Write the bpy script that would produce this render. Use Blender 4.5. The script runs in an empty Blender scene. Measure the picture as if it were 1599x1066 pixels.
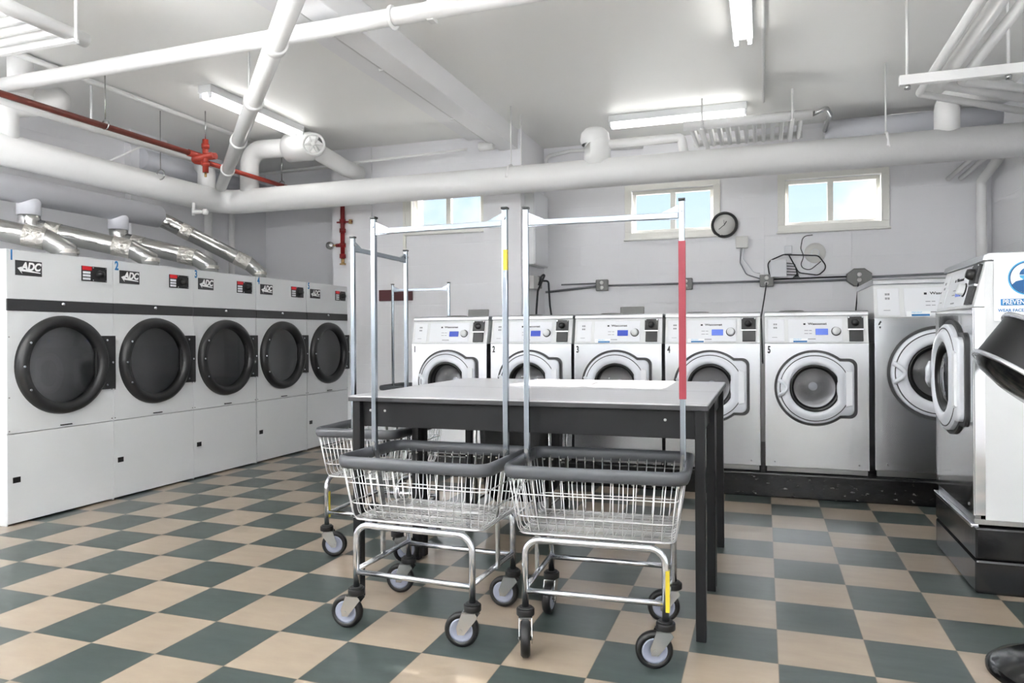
import bpy, bmesh, math, random
from mathutils import Vector, Matrix
random.seed(7)
SC = bpy.context.scene
COL = SC.collection
PI = math.pi

# ------------------------------------------------------------------ camera
YAW, FPX = 0.3251, 1108.0764
cd = bpy.data.cameras.new('camera'); cam = bpy.data.objects.new('camera', cd); COL.objects.link(cam)
cd.sensor_width = 36.0; cd.sensor_fit = 'HORIZONTAL'
cd.lens = FPX / 1599 * 36.0
cd.shift_x = -(818.8934 - 799.5) / 1599
cd.shift_y = (522.6779 - 533.0) / 1599
cam.location = (2.091, -2.0023, 1.1456)
cam.rotation_euler = (Matrix.Rotation(YAW, 4, 'Z') @ Matrix.Rotation(PI/2, 4, 'X') @ Matrix.Rotation(-0.0055, 4, 'Z')).to_euler()
cd.clip_start = 0.05; cd.clip_end = 300
SC.camera = cam

# ------------------------------------------------------------------ world and sun
W = bpy.data.worlds.new('sky'); SC.world = W; W.use_nodes = True
nt = W.node_tree; nt.nodes.clear()
N = nt.nodes.new; L = nt.links.new
out = N('ShaderNodeOutputWorld'); bg = N('ShaderNodeBackground'); tc = N('ShaderNodeTexCoord')
sep = N('ShaderNodeSeparateXYZ'); ramp = N('ShaderNodeValToRGB'); noi = N('ShaderNodeTexNoise'); cr = N('ShaderNodeValToRGB'); mix = N('ShaderNodeMix')
mix.data_type = 'RGBA'
L(tc.outputs['Generated'], sep.inputs[0]); L(sep.outputs['Z'], ramp.inputs[0])
ramp.color_ramp.elements[0].position = 0.08; ramp.color_ramp.elements[0].color = (0.80, 0.91, 1.0, 1)
ramp.color_ramp.elements[1].position = 0.32; ramp.color_ramp.elements[1].color = (0.42, 0.68, 0.97, 1)
L(tc.outputs['Generated'], noi.inputs['Vector']); noi.inputs['Scale'].default_value = 5.5; noi.inputs['Detail'].default_value = 8
L(noi.outputs['Fac'], cr.inputs[0]); cr.color_ramp.elements[0].position = 0.47; cr.color_ramp.elements[1].position = 0.57
L(cr.outputs[0], mix.inputs['Factor']); L(ramp.outputs[0], mix.inputs['A']); mix.inputs['B'].default_value = (1, 1, 1, 1)
L(mix.outputs['Result'], bg.inputs[0]); bg.inputs[1].default_value = 0.33
L(bg.outputs[0], out.inputs[0])
sd = bpy.data.lights.new('sun', 'SUN'); sun = bpy.data.objects.new('sun', sd); COL.objects.link(sun)
sd.energy = 16.0; sd.angle = math.radians(0.8); sd.color = (1.0, 0.96, 0.9)
sun.rotation_euler = Vector((0.01, -1.0, -0.413)).to_track_quat('-Z', 'Y').to_euler()
sun.location = (1.5, 12, 6)
SC.view_settings.view_transform = 'Standard'; SC.view_settings.look = 'None'
SC.view_settings.gamma = 1.0; SC.view_settings.use_curve_mapping = False
SC.view_settings.exposure = 1.92
TUBE_POWER = 2.8
FILL_POWER = 42.0  # emission of the added fill uplights behind the camera

# ------------------------------------------------------------------ materials
def srgb(r, g, b):
    f = lambda c: (c/255/12.92) if c/255 <= 0.04045 else ((c/255+0.055)/1.055)**2.4
    return (f(r), f(g), f(b), 1)
MATS = {}
def mat(name, col, rough=0.5, metal=0.0, noise=None, bump=None, emit=None, spec=0.5, coat=0.0):
    m = bpy.data.materials.new(name); m.use_nodes = True; t = m.node_tree; p = t.nodes['Principled BSDF']
    p.inputs['Base Color'].default_value = col; p.inputs['Roughness'].default_value = rough; p.inputs['Metallic'].default_value = metal
    p.inputs['Specular IOR Level'].default_value = spec; p.inputs['Coat Weight'].default_value = coat
    if emit: p.inputs['Emission Color'].default_value = emit[0]; p.inputs['Emission Strength'].default_value = emit[1]
    if noise or bump:
        co = t.nodes.new('ShaderNodeTexCoord')
    if noise:      # (scale, amount, optional stretch)
        n = t.nodes.new('ShaderNodeTexNoise'); n.inputs['Scale'].default_value = noise[0]; n.inputs['Detail'].default_value = 5
        mp = t.nodes.new('ShaderNodeMapping'); mp.inputs['Scale'].default_value = noise[2] if len(noise) > 2 else (1, 1, 1)
        t.links.new(co.outputs['Object'], mp.inputs[0]); t.links.new(mp.outputs[0], n.inputs['Vector'])
        r = t.nodes.new('ShaderNodeValToRGB'); a = noise[1]
        r.color_ramp.elements[0].position = 0.3; r.color_ramp.elements[1].position = 0.7
        r.color_ramp.elements[0].color = tuple(c*(1-a) for c in col[:3]) + (1,); r.color_ramp.elements[1].color = tuple(min(1, c*(1+a)) for c in col[:3]) + (1,)
        t.links.new(n.outputs['Fac'], r.inputs[0]); t.links.new(r.outputs[0], p.inputs['Base Color'])
    if bump:       # (scale, strength, stretch)
        n = t.nodes.new('ShaderNodeTexNoise'); n.inputs['Scale'].default_value = bump[0]; n.inputs['Detail'].default_value = 4
        mp = t.nodes.new('ShaderNodeMapping'); mp.inputs['Scale'].default_value = bump[2] if len(bump) > 2 else (1, 1, 1)
        t.links.new(co.outputs['Object'], mp.inputs[0]); t.links.new(mp.outputs[0], n.inputs['Vector'])
        b = t.nodes.new('ShaderNodeBump'); b.inputs['Strength'].default_value = bump[1]; b.inputs['Distance'].default_value = 0.01
        t.links.new(n.outputs['Fac'], b.inputs['Height']); t.links.new(b.outputs[0], p.inputs['Normal'])
    MATS[name] = m; return m

def floor_mat():
    m = mat('vinyl_tile', (0.5, 0.5, 0.5, 1), 0.22, spec=0.5); t = m.node_tree; p = t.nodes['Principled BSDF']; Nn = t.nodes.new; K = t.links.new
    T = 0.3048
    co = Nn('ShaderNodeTexCoord'); s = Nn('ShaderNodeSeparateXYZ'); K(co.outputs['Object'], s.inputs[0])
    def M(op, a, b=None):
        n = Nn('ShaderNodeMath'); n.operation = op
        for i, v in enumerate((a, b)):
            if v is None: continue
            if isinstance(v, (int, float)): n.inputs[i].default_value = v
            else: K(v, n.inputs[i])
        return n.outputs[0]
    ix = M('DIVIDE', s.outputs['X'], T); iy = M('DIVIDE', s.outputs['Y'], T)
    fx = M('FLOOR', ix); fy = M('FLOOR', iy)
    par = M('FLOORED_MODULO', M('ADD', fx, fy), 2.0)          # 0 = grey green, 1 = beige
    ex = M('ABSOLUTE', M('SUBTRACT', M('FRACT', ix), 0.5)); ey = M('ABSOLUTE', M('SUBTRACT', M('FRACT', iy), 0.5))
    edge = M('GREATER_THAN', M('MAXIMUM', ex, ey), 0.4945)
    cell = Nn('ShaderNodeCombineXYZ'); K(fx, cell.inputs[0]); K(fy, cell.inputs[1])
    wn = Nn('ShaderNodeTexWhiteNoise'); K(cell.outputs[0], wn.inputs['Vector'])
    # marbling, direction alternates per tile
    off = Nn('ShaderNodeVectorMath'); off.operation = 'MULTIPLY_ADD'; K(wn.outputs['Color'], off.inputs[0]); off.inputs[1].default_value = (5, 5, 5); K(co.outputs['Object'], off.inputs[2])
    mp = Nn('ShaderNodeMapping'); mp.inputs['Scale'].default_value = (4, 12, 4); K(off.outputs[0], mp.inputs[0])
    nz = Nn('ShaderNodeTexNoise'); nz.inputs['Scale'].default_value = 1.6; nz.inputs['Detail'].default_value = 5; nz.inputs['Roughness'].default_value = 0.6; K(mp.outputs[0], nz.inputs['Vector'])
    def ramp2(c0, c1):
        r = Nn('ShaderNodeValToRGB'); r.color_ramp.elements[0].position = 0.2; r.color_ramp.elements[1].position = 0.8
        r.color_ramp.elements[0].color = c0; r.color_ramp.elements[1].color = c1; K(nz.outputs['Fac'], r.inputs[0]); return r.outputs[0]
    g = ramp2(FLOOR_G[0], FLOOR_G[1]); be = ramp2(FLOOR_B[0], FLOOR_B[1])
    mx = Nn('ShaderNodeMix'); mx.data_type = 'RGBA'; K(par, mx.inputs['Factor']); K(g, mx.inputs['A']); K(be, mx.inputs['B'])
    # slight brightness change from tile to tile
    hv = Nn('ShaderNodeHueSaturation'); K(mx.outputs['Result'], hv.inputs['Color']); K(M('ADD', M('MULTIPLY', wn.outputs['Value'], 0.10), 0.95), hv.inputs['Value'])
    m2 = Nn('ShaderNodeMix'); m2.data_type = 'RGBA'; K(M('MULTIPLY', edge, 0.55), m2.inputs['Factor']); K(hv.outputs[0], m2.inputs['A']); m2.inputs['B'].default_value = srgb(110, 95, 80)
    K(m2.outputs['Result'], p.inputs['Base Color'])
    n2 = Nn('ShaderNodeTexNoise'); n2.inputs['Scale'].default_value = 3; K(co.outputs['Object'], n2.inputs['Vector'])
    rr = Nn('ShaderNodeMapRange'); K(n2.outputs['Fac'], rr.inputs[0]); rr.inputs[3].default_value = 0.24; rr.inputs[4].default_value = 0.34; p.inputs['Roughness'].default_value = 0.3
    return m

def wall_mat():     # painted block work
    m = mat('painted_block', srgb(235, 235, 238), 0.5); t = m.node_tree; p = t.nodes['Principled BSDF']; Nn = t.nodes.new; K = t.links.new
    co = Nn('ShaderNodeTexCoord'); mp = Nn('ShaderNodeMapping'); mp.inputs['Rotation'].default_value = (PI/2, 0, 0); K(co.outputs['Object'], mp.inputs[0])
    br = Nn('ShaderNodeTexBrick'); K(mp.outputs[0], br.inputs['Vector']); br.inputs['Scale'].default_value = 1.0
    br.inputs['Brick Width'].default_value = 0.42; br.inputs['Row Height'].default_value = 0.21; br.inputs['Mortar Size'].default_value = 0.006; br.inputs['Mortar Smooth'].default_value = 0.6
    nz = Nn('ShaderNodeTexNoise'); nz.inputs['Scale'].default_value = 7; nz.inputs['Detail'].default_value = 6; K(co.outputs['Object'], nz.inputs['Vector'])
    ad = Nn('ShaderNodeMath'); ad.operation = 'MULTIPLY_ADD'; K(nz.outputs['Fac'], ad.inputs[0]); ad.inputs[1].default_value = 1.2; 
    inv = Nn('ShaderNodeMath'); inv.operation = 'MULTIPLY'; K(br.outputs['Fac'], inv.inputs[0]); inv.inputs[1].default_value = -0.35; K(inv.outputs[0], ad.inputs[2])
    b = Nn('ShaderNodeBump'); b.inputs['Strength'].default_value = 0.25; b.inputs['Distance'].default_value = 0.006; K(ad.outputs[0], b.inputs['Height']); K(b.outputs[0], p.inputs['Normal'])
    return m

FLOOR_G = (srgb(50, 59, 57), srgb(70, 80, 77)); FLOOR_B = (srgb(143, 129, 113), srgb(156, 142, 125))
floor_mat(); wall_mat()
mat('rear_paint', srgb(205, 206, 208), 0.6)
mat('smooth_plaster', srgb(244, 244, 245), 0.5, bump=(5, 0.2))
mat('ceiling_paint', srgb(249, 249, 246), 0.42, bump=(3, 0.25))
mat('white_pipe', srgb(232, 232, 231), 0.38, bump=(9, 0.3))
mat('grey_duct', srgb(205, 206, 212), 0.4, bump=(6, 0.2))
mat('cream_frame', srgb(236, 235, 229), 0.45, bump=(30, 0.3))
mat('red_pipe', srgb(118, 50, 38), 0.38, noise=(14, 0.15))
mat('red_fitting', srgb(160, 54, 40), 0.36, noise=(14, 0.12))
mat('dark_red', srgb(128, 14, 20), 0.35)
mat('maroon', srgb(88, 42, 46), 0.45)
mat('enamel', srgb(214, 216, 217), 0.33, bump=(2, 0.05))
mat('panel_white', srgb(222, 224, 228), 0.4)
mat('door_white', srgb(214, 217, 223), 0.3)
mat('black_plastic', srgb(30, 30, 31), 0.38)
mat('band_grey', srgb(50, 50, 52), 0.42)
mat('black', srgb(10, 10, 11), 0.35)
mat('black_gloss', srgb(18, 18, 19), 0.16, bump=(6, 0.15))
mat('plinth_black', srgb(22, 22, 23), 0.22, bump=(20, 0.4))
def chips(m):
    t = m.node_tree; p = t.nodes['Principled BSDF']; co = t.nodes.new('ShaderNodeTexCoord'); mp = t.nodes.new('ShaderNodeMapping'); mp.inputs['Scale'].default_value = (1, 1, 2.2)
    n = t.nodes.new('ShaderNodeTexNoise'); n.inputs['Scale'].default_value = 17; n.inputs['Detail'].default_value = 7; n.inputs['Roughness'].default_value = 0.6
    r = t.nodes.new('ShaderNodeValToRGB'); r.color_ramp.elements[0].position = 0.635; r.color_ramp.elements[0].color = srgb(22, 22, 23); r.color_ramp.elements[1].position = 0.68; r.color_ramp.elements[1].color = srgb(135, 135, 132)
    for a, b in ((co.outputs['Object'], mp.inputs[0]), (mp.outputs[0], n.inputs['Vector']), (n.outputs['Fac'], r.inputs[0]), (r.outputs[0], p.inputs['Base Color'])): t.links.new(a, b)
chips(MATS['plinth_black'])
mat('table_black', srgb(19, 19, 21), 0.42, spec=0.3)
mat('laminate', srgb(172, 171, 174), 0.28, noise=(3, 0.03, (1, 8, 1)))
mat('rubber_grey', srgb(72, 74, 78), 0.38)
mat('rubber_black', srgb(13, 13, 14), 0.45)
mat('wheel_grey', srgb(135, 139, 154), 0.4)
mat('chrome', srgb(222, 225, 230), 0.16, 1.0)
mat('wire', srgb(200, 200, 200), 0.3, 0.75)
mat('zinc', srgb(184, 185, 184), 0.24, 0.95)
mat('pole_metal', srgb(158, 166, 174), 0.2, 1.0)
mat('stainless', srgb(206, 208, 211), 0.26, 1.0, bump=(1.1, 0.5, (1.8, 1, 0.4)))
mat('stainless_mirror', srgb(205, 206, 208), 0.09, 1.0, bump=(0.9, 0.5, (1.6, 1, 0.8)))
mat('stainless_dark', srgb(150, 150, 150), 0.3, 1.0)
mat('duct_metal', srgb(178, 178, 176), 0.2, 1.0, bump=(13, 0.8))
mat('foil_tape', srgb(196, 193, 187), 0.28, 1.0, bump=(32, 2.5))
mat('drum_metal', srgb(190, 190, 192), 0.38, 0.6, bump=(14, 0.6))
mat('drum_dark', srgb(205, 205, 206), 0.5, 0.1)
mat('gasket', srgb(48, 48, 50), 0.45)
mat('display_blue', srgb(14, 40, 130), 0.3, emit=(srgb(30, 80, 210), 0.10))
mat('display_pale', srgb(72, 98, 180), 0.3, emit=(srgb(100, 130, 235), 0.10))
mat('display_red', srgb(150, 14, 22), 0.3, emit=(srgb(220, 20, 30), 0.10))
mat('decal_black', srgb(20, 20, 22), 0.5)
mat('decal_grey', srgb(140, 142, 146), 0.5)
mat('decal_blue', srgb(22, 110, 170), 0.5)
mat('decal_navy', srgb(28, 88, 140), 0.5)
mat('decal_cyan', srgb(90, 175, 215), 0.5)
mat('decal_white', srgb(240, 240, 240), 0.5)
mat('paper_white', srgb(236, 238, 240), 0.4)
mat('yellow', srgb(190, 170, 44), 0.4)
mat('red_tape', srgb(132, 36, 50), 0.5)
mat('box_grey', srgb(112, 112, 110), 0.4, 0.2)
mat('beige_white', srgb(216, 215, 212), 0.45)
mat('cable_black', srgb(30, 32, 36), 0.5)
mat('cable_grey', srgb(125, 127, 131), 0.45)
mat('bag_black', srgb(14, 14, 16), 0.55, bump=(14, 0.8))
mat('brass', srgb(190, 160, 110), 0.35, 0.8)
mat('dark_steel', srgb(48, 48, 49), 0.34, 0.8)
mat('tube_light', (1, 1, 1, 1), 0.5, emit=((1.0, 0.985, 0.955, 1), TUBE_POWER))
mat('fill_tube_light', (1, 1, 1, 1), 0.5, emit=((0.975, 0.985, 1.0, 1), FILL_POWER))  # glow for the added fill uplights, not for the room's own tubes
def glass(name, tint, gloss):
    m = bpy.data.materials.new(name); m.use_nodes = True; t = m.node_tree; t.nodes.clear(); Nn = t.nodes.new; K = t.links.new
    o = Nn('ShaderNodeOutputMaterial'); a = Nn('ShaderNodeBsdfTransparent'); b = Nn('ShaderNodeBsdfGlossy'); mx = Nn('ShaderNodeMixShader'); fr = Nn('ShaderNodeFresnel')
    a.inputs[0].default_value = tint; b.inputs['Roughness'].default_value = 0.03; fr.inputs[0].default_value = gloss
    K(fr.outputs[0], mx.inputs[0]); K(a.outputs[0], mx.inputs[1]); K(b.outputs[0], mx.inputs[2]); K(mx.outputs[0], o.inputs[0]); MATS[name] = m
glass('window_glass', (0.97, 0.98, 0.98, 1), 1.3)
glass('door_glass', (0.90, 0.90, 0.91, 1), 1.55)
glass('smoked_glass', (0.72, 0.72, 0.73, 1), 1.7)

# ------------------------------------------------------------------ mesh helpers
def fillet(pts, r, n=6):
    pts = [Vector(p) for p in pts]; o = [pts[0]]
    for i in range(1, len(pts)-1):
        a, b, c = pts[i-1], pts[i], pts[i+1]
        u = (a-b); v = (c-b); lu, lv = u.length, v.length; u.normalize(); v.normalize()
        ang = u.angle(v)
        if ang > PI-0.02: o.append(b); continue
        d = min(r/math.tan(ang/2), lu*0.48, lv*0.48)
        p0 = b+u*d; p1 = b+v*d
        rr = d*math.tan(ang/2); cdir = (u+v).normalized(); cen = b+cdir*(rr/math.sin(ang/2))
        e0 = p0-cen; tot = PI-ang; ax = e0.cross(p1-cen)
        if ax.length < 1e-9: o.append(b); continue
        ax.normalize()
        for k in range(n+1): o.append(cen + Matrix.Rotation(tot*k/n, 3, ax) @ e0)
    o.append(pts[-1]); return o

class MB:
    def __init__(s): s.bm = bmesh.new(); s.sm = set()
    def box(s, lo, hi, rot=None, piv=None):
        lo = Vector(lo); hi = Vector(hi); vs = []
        for z in (lo.z, hi.z):
            for x, y in ((lo.x, lo.y), (hi.x, lo.y), (hi.x, hi.y), (lo.x, hi.y)):
                p = Vector((x, y, z))
                if rot: p = rot @ (p-(piv or Vector())) + (piv or Vector())
                vs.append(s.bm.verts.new(p))
        for f in ((3, 2, 1, 0), (4, 5, 6, 7), (0, 1, 5, 4), (1, 2, 6, 5), (2, 3, 7, 6), (3, 0, 4, 7)): s.bm.faces.new([vs[i] for i in f])
        return s
    def bar(s, a, b, w, h=None, up=(0, 0, 1)):      # rectangular bar between two points
        a = Vector(a); b = Vector(b); h = h or w; t = (b-a).normalized(); u = Vector(up)
        if abs(t.dot(u)) > 0.99: u = Vector((0, 1, 0))
        x = t.cross(u).normalized(); y = x.cross(t).normalized(); r = []
        for p in (a, b): r.append([s.bm.verts.new(p + x*sx*w/2 + y*sy*h/2) for sx, sy in ((-1, -1), (1, -1), (1, 1), (-1, 1))])
        for i in range(4): s.bm.faces.new([r[0][i], r[0][(i+1) % 4], r[1][(i+1) % 4], r[1][i]])
        s.bm.faces.new(r[0][::-1]); s.bm.faces.new(r[1]); return s
    def tube(s, pts, r, n=12, closed=False, caps=True, sec=None):
        pts = [Vector(p) for p in pts]; m = len(pts); rings = []
        rad = r if isinstance(r, (list, tuple)) else [r]*m
        T = []
        for i in range(m):
            a = pts[(i-1) % m] if (closed or i > 0) else pts[i]; b = pts[(i+1) % m] if (closed or i < m-1) else pts[i]
            T.append((b-a).normalized())
        ref = Vector((0, 0, 1)) if abs(T[0].z) < 0.9 else Vector((0, 1, 0))
        u = T[0].cross(ref).normalized(); v = u.cross(T[0]).normalized(); prev = T[0]
        for i in range(m):
            if i: 
                q = prev.rotation_difference(T[i]); u = q @ u; v = q @ v; prev = T[i]
            if sec: ring = [s.bm.verts.new(pts[i] + u*a + v*b) for a, b in sec]
            else: ring = [s.bm.verts.new(pts[i] + (u*math.cos(2*PI*k/n) + v*math.sin(2*PI*k/n))*rad[i]) for k in range(n)]
            rings.append(ring)
        k = len(rings[0])
        for i in range(m if closed else m-1):
            A, B = rings[i], rings[(i+1) % m]
            for j in range(k):
                f = s.bm.faces.new([A[j], A[(j+1) % k], B[(j+1) % k], B[j]]); s.sm.add(f)
        if caps and not closed:
            s.bm.faces.new(rings[0][::-1]); s.bm.faces.new(rings[-1])
        return s
    def cyl(s, a, b, r, n=20, r2=None): return s.tube([a, b], [r, r if r2 is None else r2], n)
    def lathe(s, prof, cen=(0, 0, 0), axis='y', n=40, closed=False):   # prof: (radius, distance along axis)
        cen = Vector(cen); rings = []
        for r, h in prof:
            if r < 1e-6:
                p = {'y': Vector((0, h, 0)), 'z': Vector((0, 0, h)), 'x': Vector((h, 0, 0))}[axis]; rings.append([s.bm.verts.new(cen+p)]); continue
            ring = []
            for k in range(n):
                c, d = r*math.cos(2*PI*k/n), r*math.sin(2*PI*k/n)
                p = {'y': Vector((c, h, d)), 'z': Vector((c, d, h)), 'x': Vector((h, c, d))}[axis]; ring.append(s.bm.verts.new(cen+p))
            rings.append(ring)
        prs = list(zip(rings, rings[1:])) + ([(rings[-1], rings[0])] if closed else [])
        for A, B in prs:
            if len(A) == 1 and len(B) == 1: continue
            for j in range(n):
                if len(A) == 1: f = s.bm.faces.new([A[0], B[(j+1) % n], B[j]])
                elif len(B) == 1: f = s.bm.faces.new([A[j], A[(j+1) % n], B[0]])
                else: f = s.bm.faces.new([A[j], A[(j+1) % n], B[(j+1) % n], B[j]])
                s.sm.add(f)
        return s
    def prism(s, poly, y0, y1, plane='xz', inset=0.0):   # polygon extruded; optional chamfer on the y0 side
        def P(a, b, d): return Vector((a, d, b)) if plane == 'xz' else (Vector((a, b, d)) if plane == 'xy' else Vector((d, a, b)))
        cx = sum(p[0] for p in poly)/len(poly); cy = sum(p[1] for p in poly)/len(poly)
        rings = []
        if inset: 
            sg = 1 if y1 > y0 else -1
            q = []
            for a, b in poly:
                d = math.hypot(a-cx, b-cy) or 1; q.append((a-(a-cx)/d*inset, b-(b-cy)/d*inset))
            rings = [[s.bm.verts.new(P(a, b, y0)) for a, b in q], [s.bm.verts.new(P(a, b, y0+sg*inset)) for a, b in poly]]
        else: rings = [[s.bm.verts.new(P(a, b, y0)) for a, b in poly]]
        rings.append([s.bm.verts.new(P(a, b, y1)) for a, b in poly]); k = len(poly)
        for A, B in zip(rings, rings[1:]):
            for j in range(k): s.bm.faces.new([A[j], A[(j+1) % k], B[(j+1) % k], B[j]])
        s.bm.faces.new(rings[0][::-1]); s.bm.faces.new(rings[-1]); return s
    def holeplate(s, x0, x1, z0, z1, cx, cz, r, y0, y1, n=64):     # rectangular plate with a round hole, facing -y
        angs = sorted(set([2*PI*k/n for k in range(n)] + [math.atan2(zz-cz, xx-cx) % (2*PI) for xx in (x0, x1) for zz in (z0, z1)]))
        R = {}
        for y in (y0, y1):
            o, i = [], []
            for a in angs:
                c, d = math.cos(a), math.sin(a); t = 1e9
                if c > 1e-9: t = min(t, (x1-cx)/c)
                if c < -1e-9: t = min(t, (x0-cx)/c)
                if d > 1e-9: t = min(t, (z1-cz)/d)
                if d < -1e-9: t = min(t, (z0-cz)/d)
                o.append(s.bm.verts.new((cx+c*t, y, cz+d*t))); i.append(s.bm.verts.new((cx+c*r, y, cz+d*r)))
            R[y] = (o, i)
        m = len(angs); (o0, i0), (o1, i1) = R[y0], R[y1]
        for j in range(m):
            k = (j+1) % m
            s.bm.faces.new([o0[j], o0[k], i0[k], i0[j]]); s.bm.faces.new([o1[k], o1[j], i1[j], i1[k]])
            s.bm.faces.new([i0[j], i0[k], i1[k], i1[j]]); s.bm.faces.new([o0[k], o0[j], o1[j], o1[k]])
        return s
    def build(s, name, m, parent=None, bevel=0.0, loc=None, allsmooth=False, seg=2):
        bmesh.ops.recalc_face_normals(s.bm, faces=s.bm.faces)
        sm = {f.index for f in []}
        s.bm.faces.index_update()
        idx = [f.index for f in s.sm if f.is_valid]
        me = bpy.data.meshes.new(name); s.bm.to_mesh(me); s.bm.free()
        fl = [allsmooth]*len(me.polygons)
        for i in idx: fl[i] = True
        me.polygons.foreach_set('use_smooth', fl)
        me.materials.append(MATS[m]); o = bpy.data.objects.new(name, me); COL.objects.link(o)
        if parent: o.parent = parent
        if loc: o.location = loc
        if bevel:
            b = o.modifiers.new('bevel', 'BEVEL'); b.width = bevel; b.segments = seg; b.limit_method = 'ANGLE'; b.angle_limit = math.radians(50)
        return o

def tag(o, label, cat, group=None, kind=None):
    if label: o['label'] = label
    if cat: o['category'] = cat
    if group: o['group'] = group
    if kind: o['kind'] = kind
    return o
def thing(name, label, cat, loc=(0, 0, 0), rz=0.0, group=None):
    o = bpy.data.objects.new(name, None); COL.objects.link(o); o.location = loc; o.rotation_euler = (0, 0, rz); o.empty_display_size = 0.1
    return tag(o, label, cat, group)
def struct(o, label=None):
    o['kind'] = 'structure'
    if label: o['label'] = label
    return o
def kids(o): return [c for c in o.children]
def dup(o, parent=None):
    c = o.copy(); COL.objects.link(c)
    if parent: c.parent = parent
    for k in kids(o): dup(k, c)
    return c
def text(name, body, size, m, parent, loc, rot=(PI/2, 0, 0), sx=1.0, ext=0.001, shear=0.0, align='CENTER', bold=0.0, label=None):
    cu = bpy.data.curves.new(name+'_c', 'FONT'); cu.body = body; cu.size = size; cu.extrude = ext; cu.align_x = align; cu.align_y = 'CENTER'; cu.shear = shear; cu.offset = bold
    tmp = bpy.data.objects.new(name+'_t', cu); COL.objects.link(tmp)
    dg = bpy.context.evaluated_depsgraph_get(); me = bpy.data.meshes.new_from_object(tmp.evaluated_get(dg)); me.name = name
    bpy.data.objects.remove(tmp); bpy.data.curves.remove(cu)
    me.transform(Matrix.Scale(sx, 4, (1, 0, 0))); me.materials.clear(); me.materials.append(MATS[m])
    o = bpy.data.objects.new(name, me); COL.objects.link(o); o.parent = parent; o.location = loc; o.rotation_euler = rot
    if label: o['label'] = label
    return o
def rrect(hx, hy, r, n=6, cx=0, cy=0):
    o = []
    for sx, sy, a0 in ((1, 1, 0), (-1, 1, 90), (-1, -1, 180), (1, -1, 270)):
        for k in range(n+1):
            a = math.radians(a0+90*k/n); o.append((cx+sx*(hx-r)+r*math.cos(a), cy+sy*(hy-r)+r*math.sin(a)))
    return o
def circ(r, n=32, cx=0, cy=0): return [(cx+r*math.cos(2*PI*k/n), cy+r*math.sin(2*PI*k/n)) for k in range(n)]

# ------------------------------------------------------------------ the room
CZ = 3.2
def wall_with_holes(name, x0, x1, y0, y1, z0, z1, holes, m):
    b = MB(); xs = sorted({x0, x1} | {h[0] for h in holes} | {h[1] for h in holes}); zs = sorted({z0, z1} | {h[2] for h in holes} | {h[3] for h in holes})
    for i in range(len(xs)-1):
        for j in range(len(zs)-1):
            cx = (xs[i]+xs[i+1])/2; cz = (zs[j]+zs[j+1])/2
            if any(h[0] < cx < h[1] and h[2] < cz < h[3] for h in holes): continue
            b.box((xs[i], y0, zs[j]), (xs[i+1], y1, zs[j+1]))
    bmesh.ops.remove_doubles(b.bm, verts=b.bm.verts, dist=1e-5)
    return struct(b.build(name, m))
struct(MB().box((-4.2, -5.0, -0.2), (4.4, 5.9, 0)).build('floor', 'vinyl_tile'), 'beige and grey green chequered vinyl tile floor')
struct(MB().box((-4.2, -5.0, CZ), (4.4, 5.9, CZ+0.2)).build('ceiling', 'ceiling_paint'), 'glossy white painted ceiling')
wall_with_holes('wall_back', -0.5, 4.4, 5.5, 5.8, 0, CZ, [(0.76, 1.62, 2.21, 2.67), (2.29, 3.17, 2.21, 2.67)], 'painted_block')
struct(MB().box((-4.2, 5.5, 0), (-2.3, 5.8, CZ)).build('wall_back_recess', 'painted_block'))
wall_with_holes('wall_back_left', -2.43, -0.4, 4.8, 5.08, 0, CZ, [(-1.47, -0.65, 2.28, 2.67)], 'painted_block')
struct(MB().box((-2.43, 5.08, 0), (-2.2, 5.5, CZ)).build('wall_recess_side', 'painted_block'))
struct(MB().box((-2.43, 4.775, 0), (-1.94, 4.8, CZ)).build('wall_pier', 'painted_block'))
struct(MB().box((-0.60, 4.70, 0), (-0.2, 5.5, CZ)).build('wall_pillar', 'painted_block'), 'white square pillar under the ceiling beam')
struct(MB().box((-4.2, -5.0, 0), (-3.9, 5.5, CZ)).build('wall_left', 'painted_block'))
struct(MB().box((-3.9, 3.40, 0), (-3.82, 3.85, CZ)).build('wall_left_pier', 'painted_block'))
struct(MB().box((4.07, -5.0, 0), (4.4, 5.5, CZ)).build('wall_right', 'painted_block'))
struct(MB().box((-3.9, -5.0, 0), (4.07, -4.8, CZ)).build('wall_front', 'rear_paint'))
struct(MB().box((-0.42, -4.8, 3.0), (-0.225, 4.70, CZ)).build('trim_1', 'smooth_plaster', bevel=0.006), 'white ceiling beam running to the pillar')
struct(MB().box((-0.81, -4.8, 3.165), (-0.42, 4.80, CZ)).build('trim_3', 'smooth_plaster', bevel=0.004), 'shallow white ledge along the left side of the ceiling beam')

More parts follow.
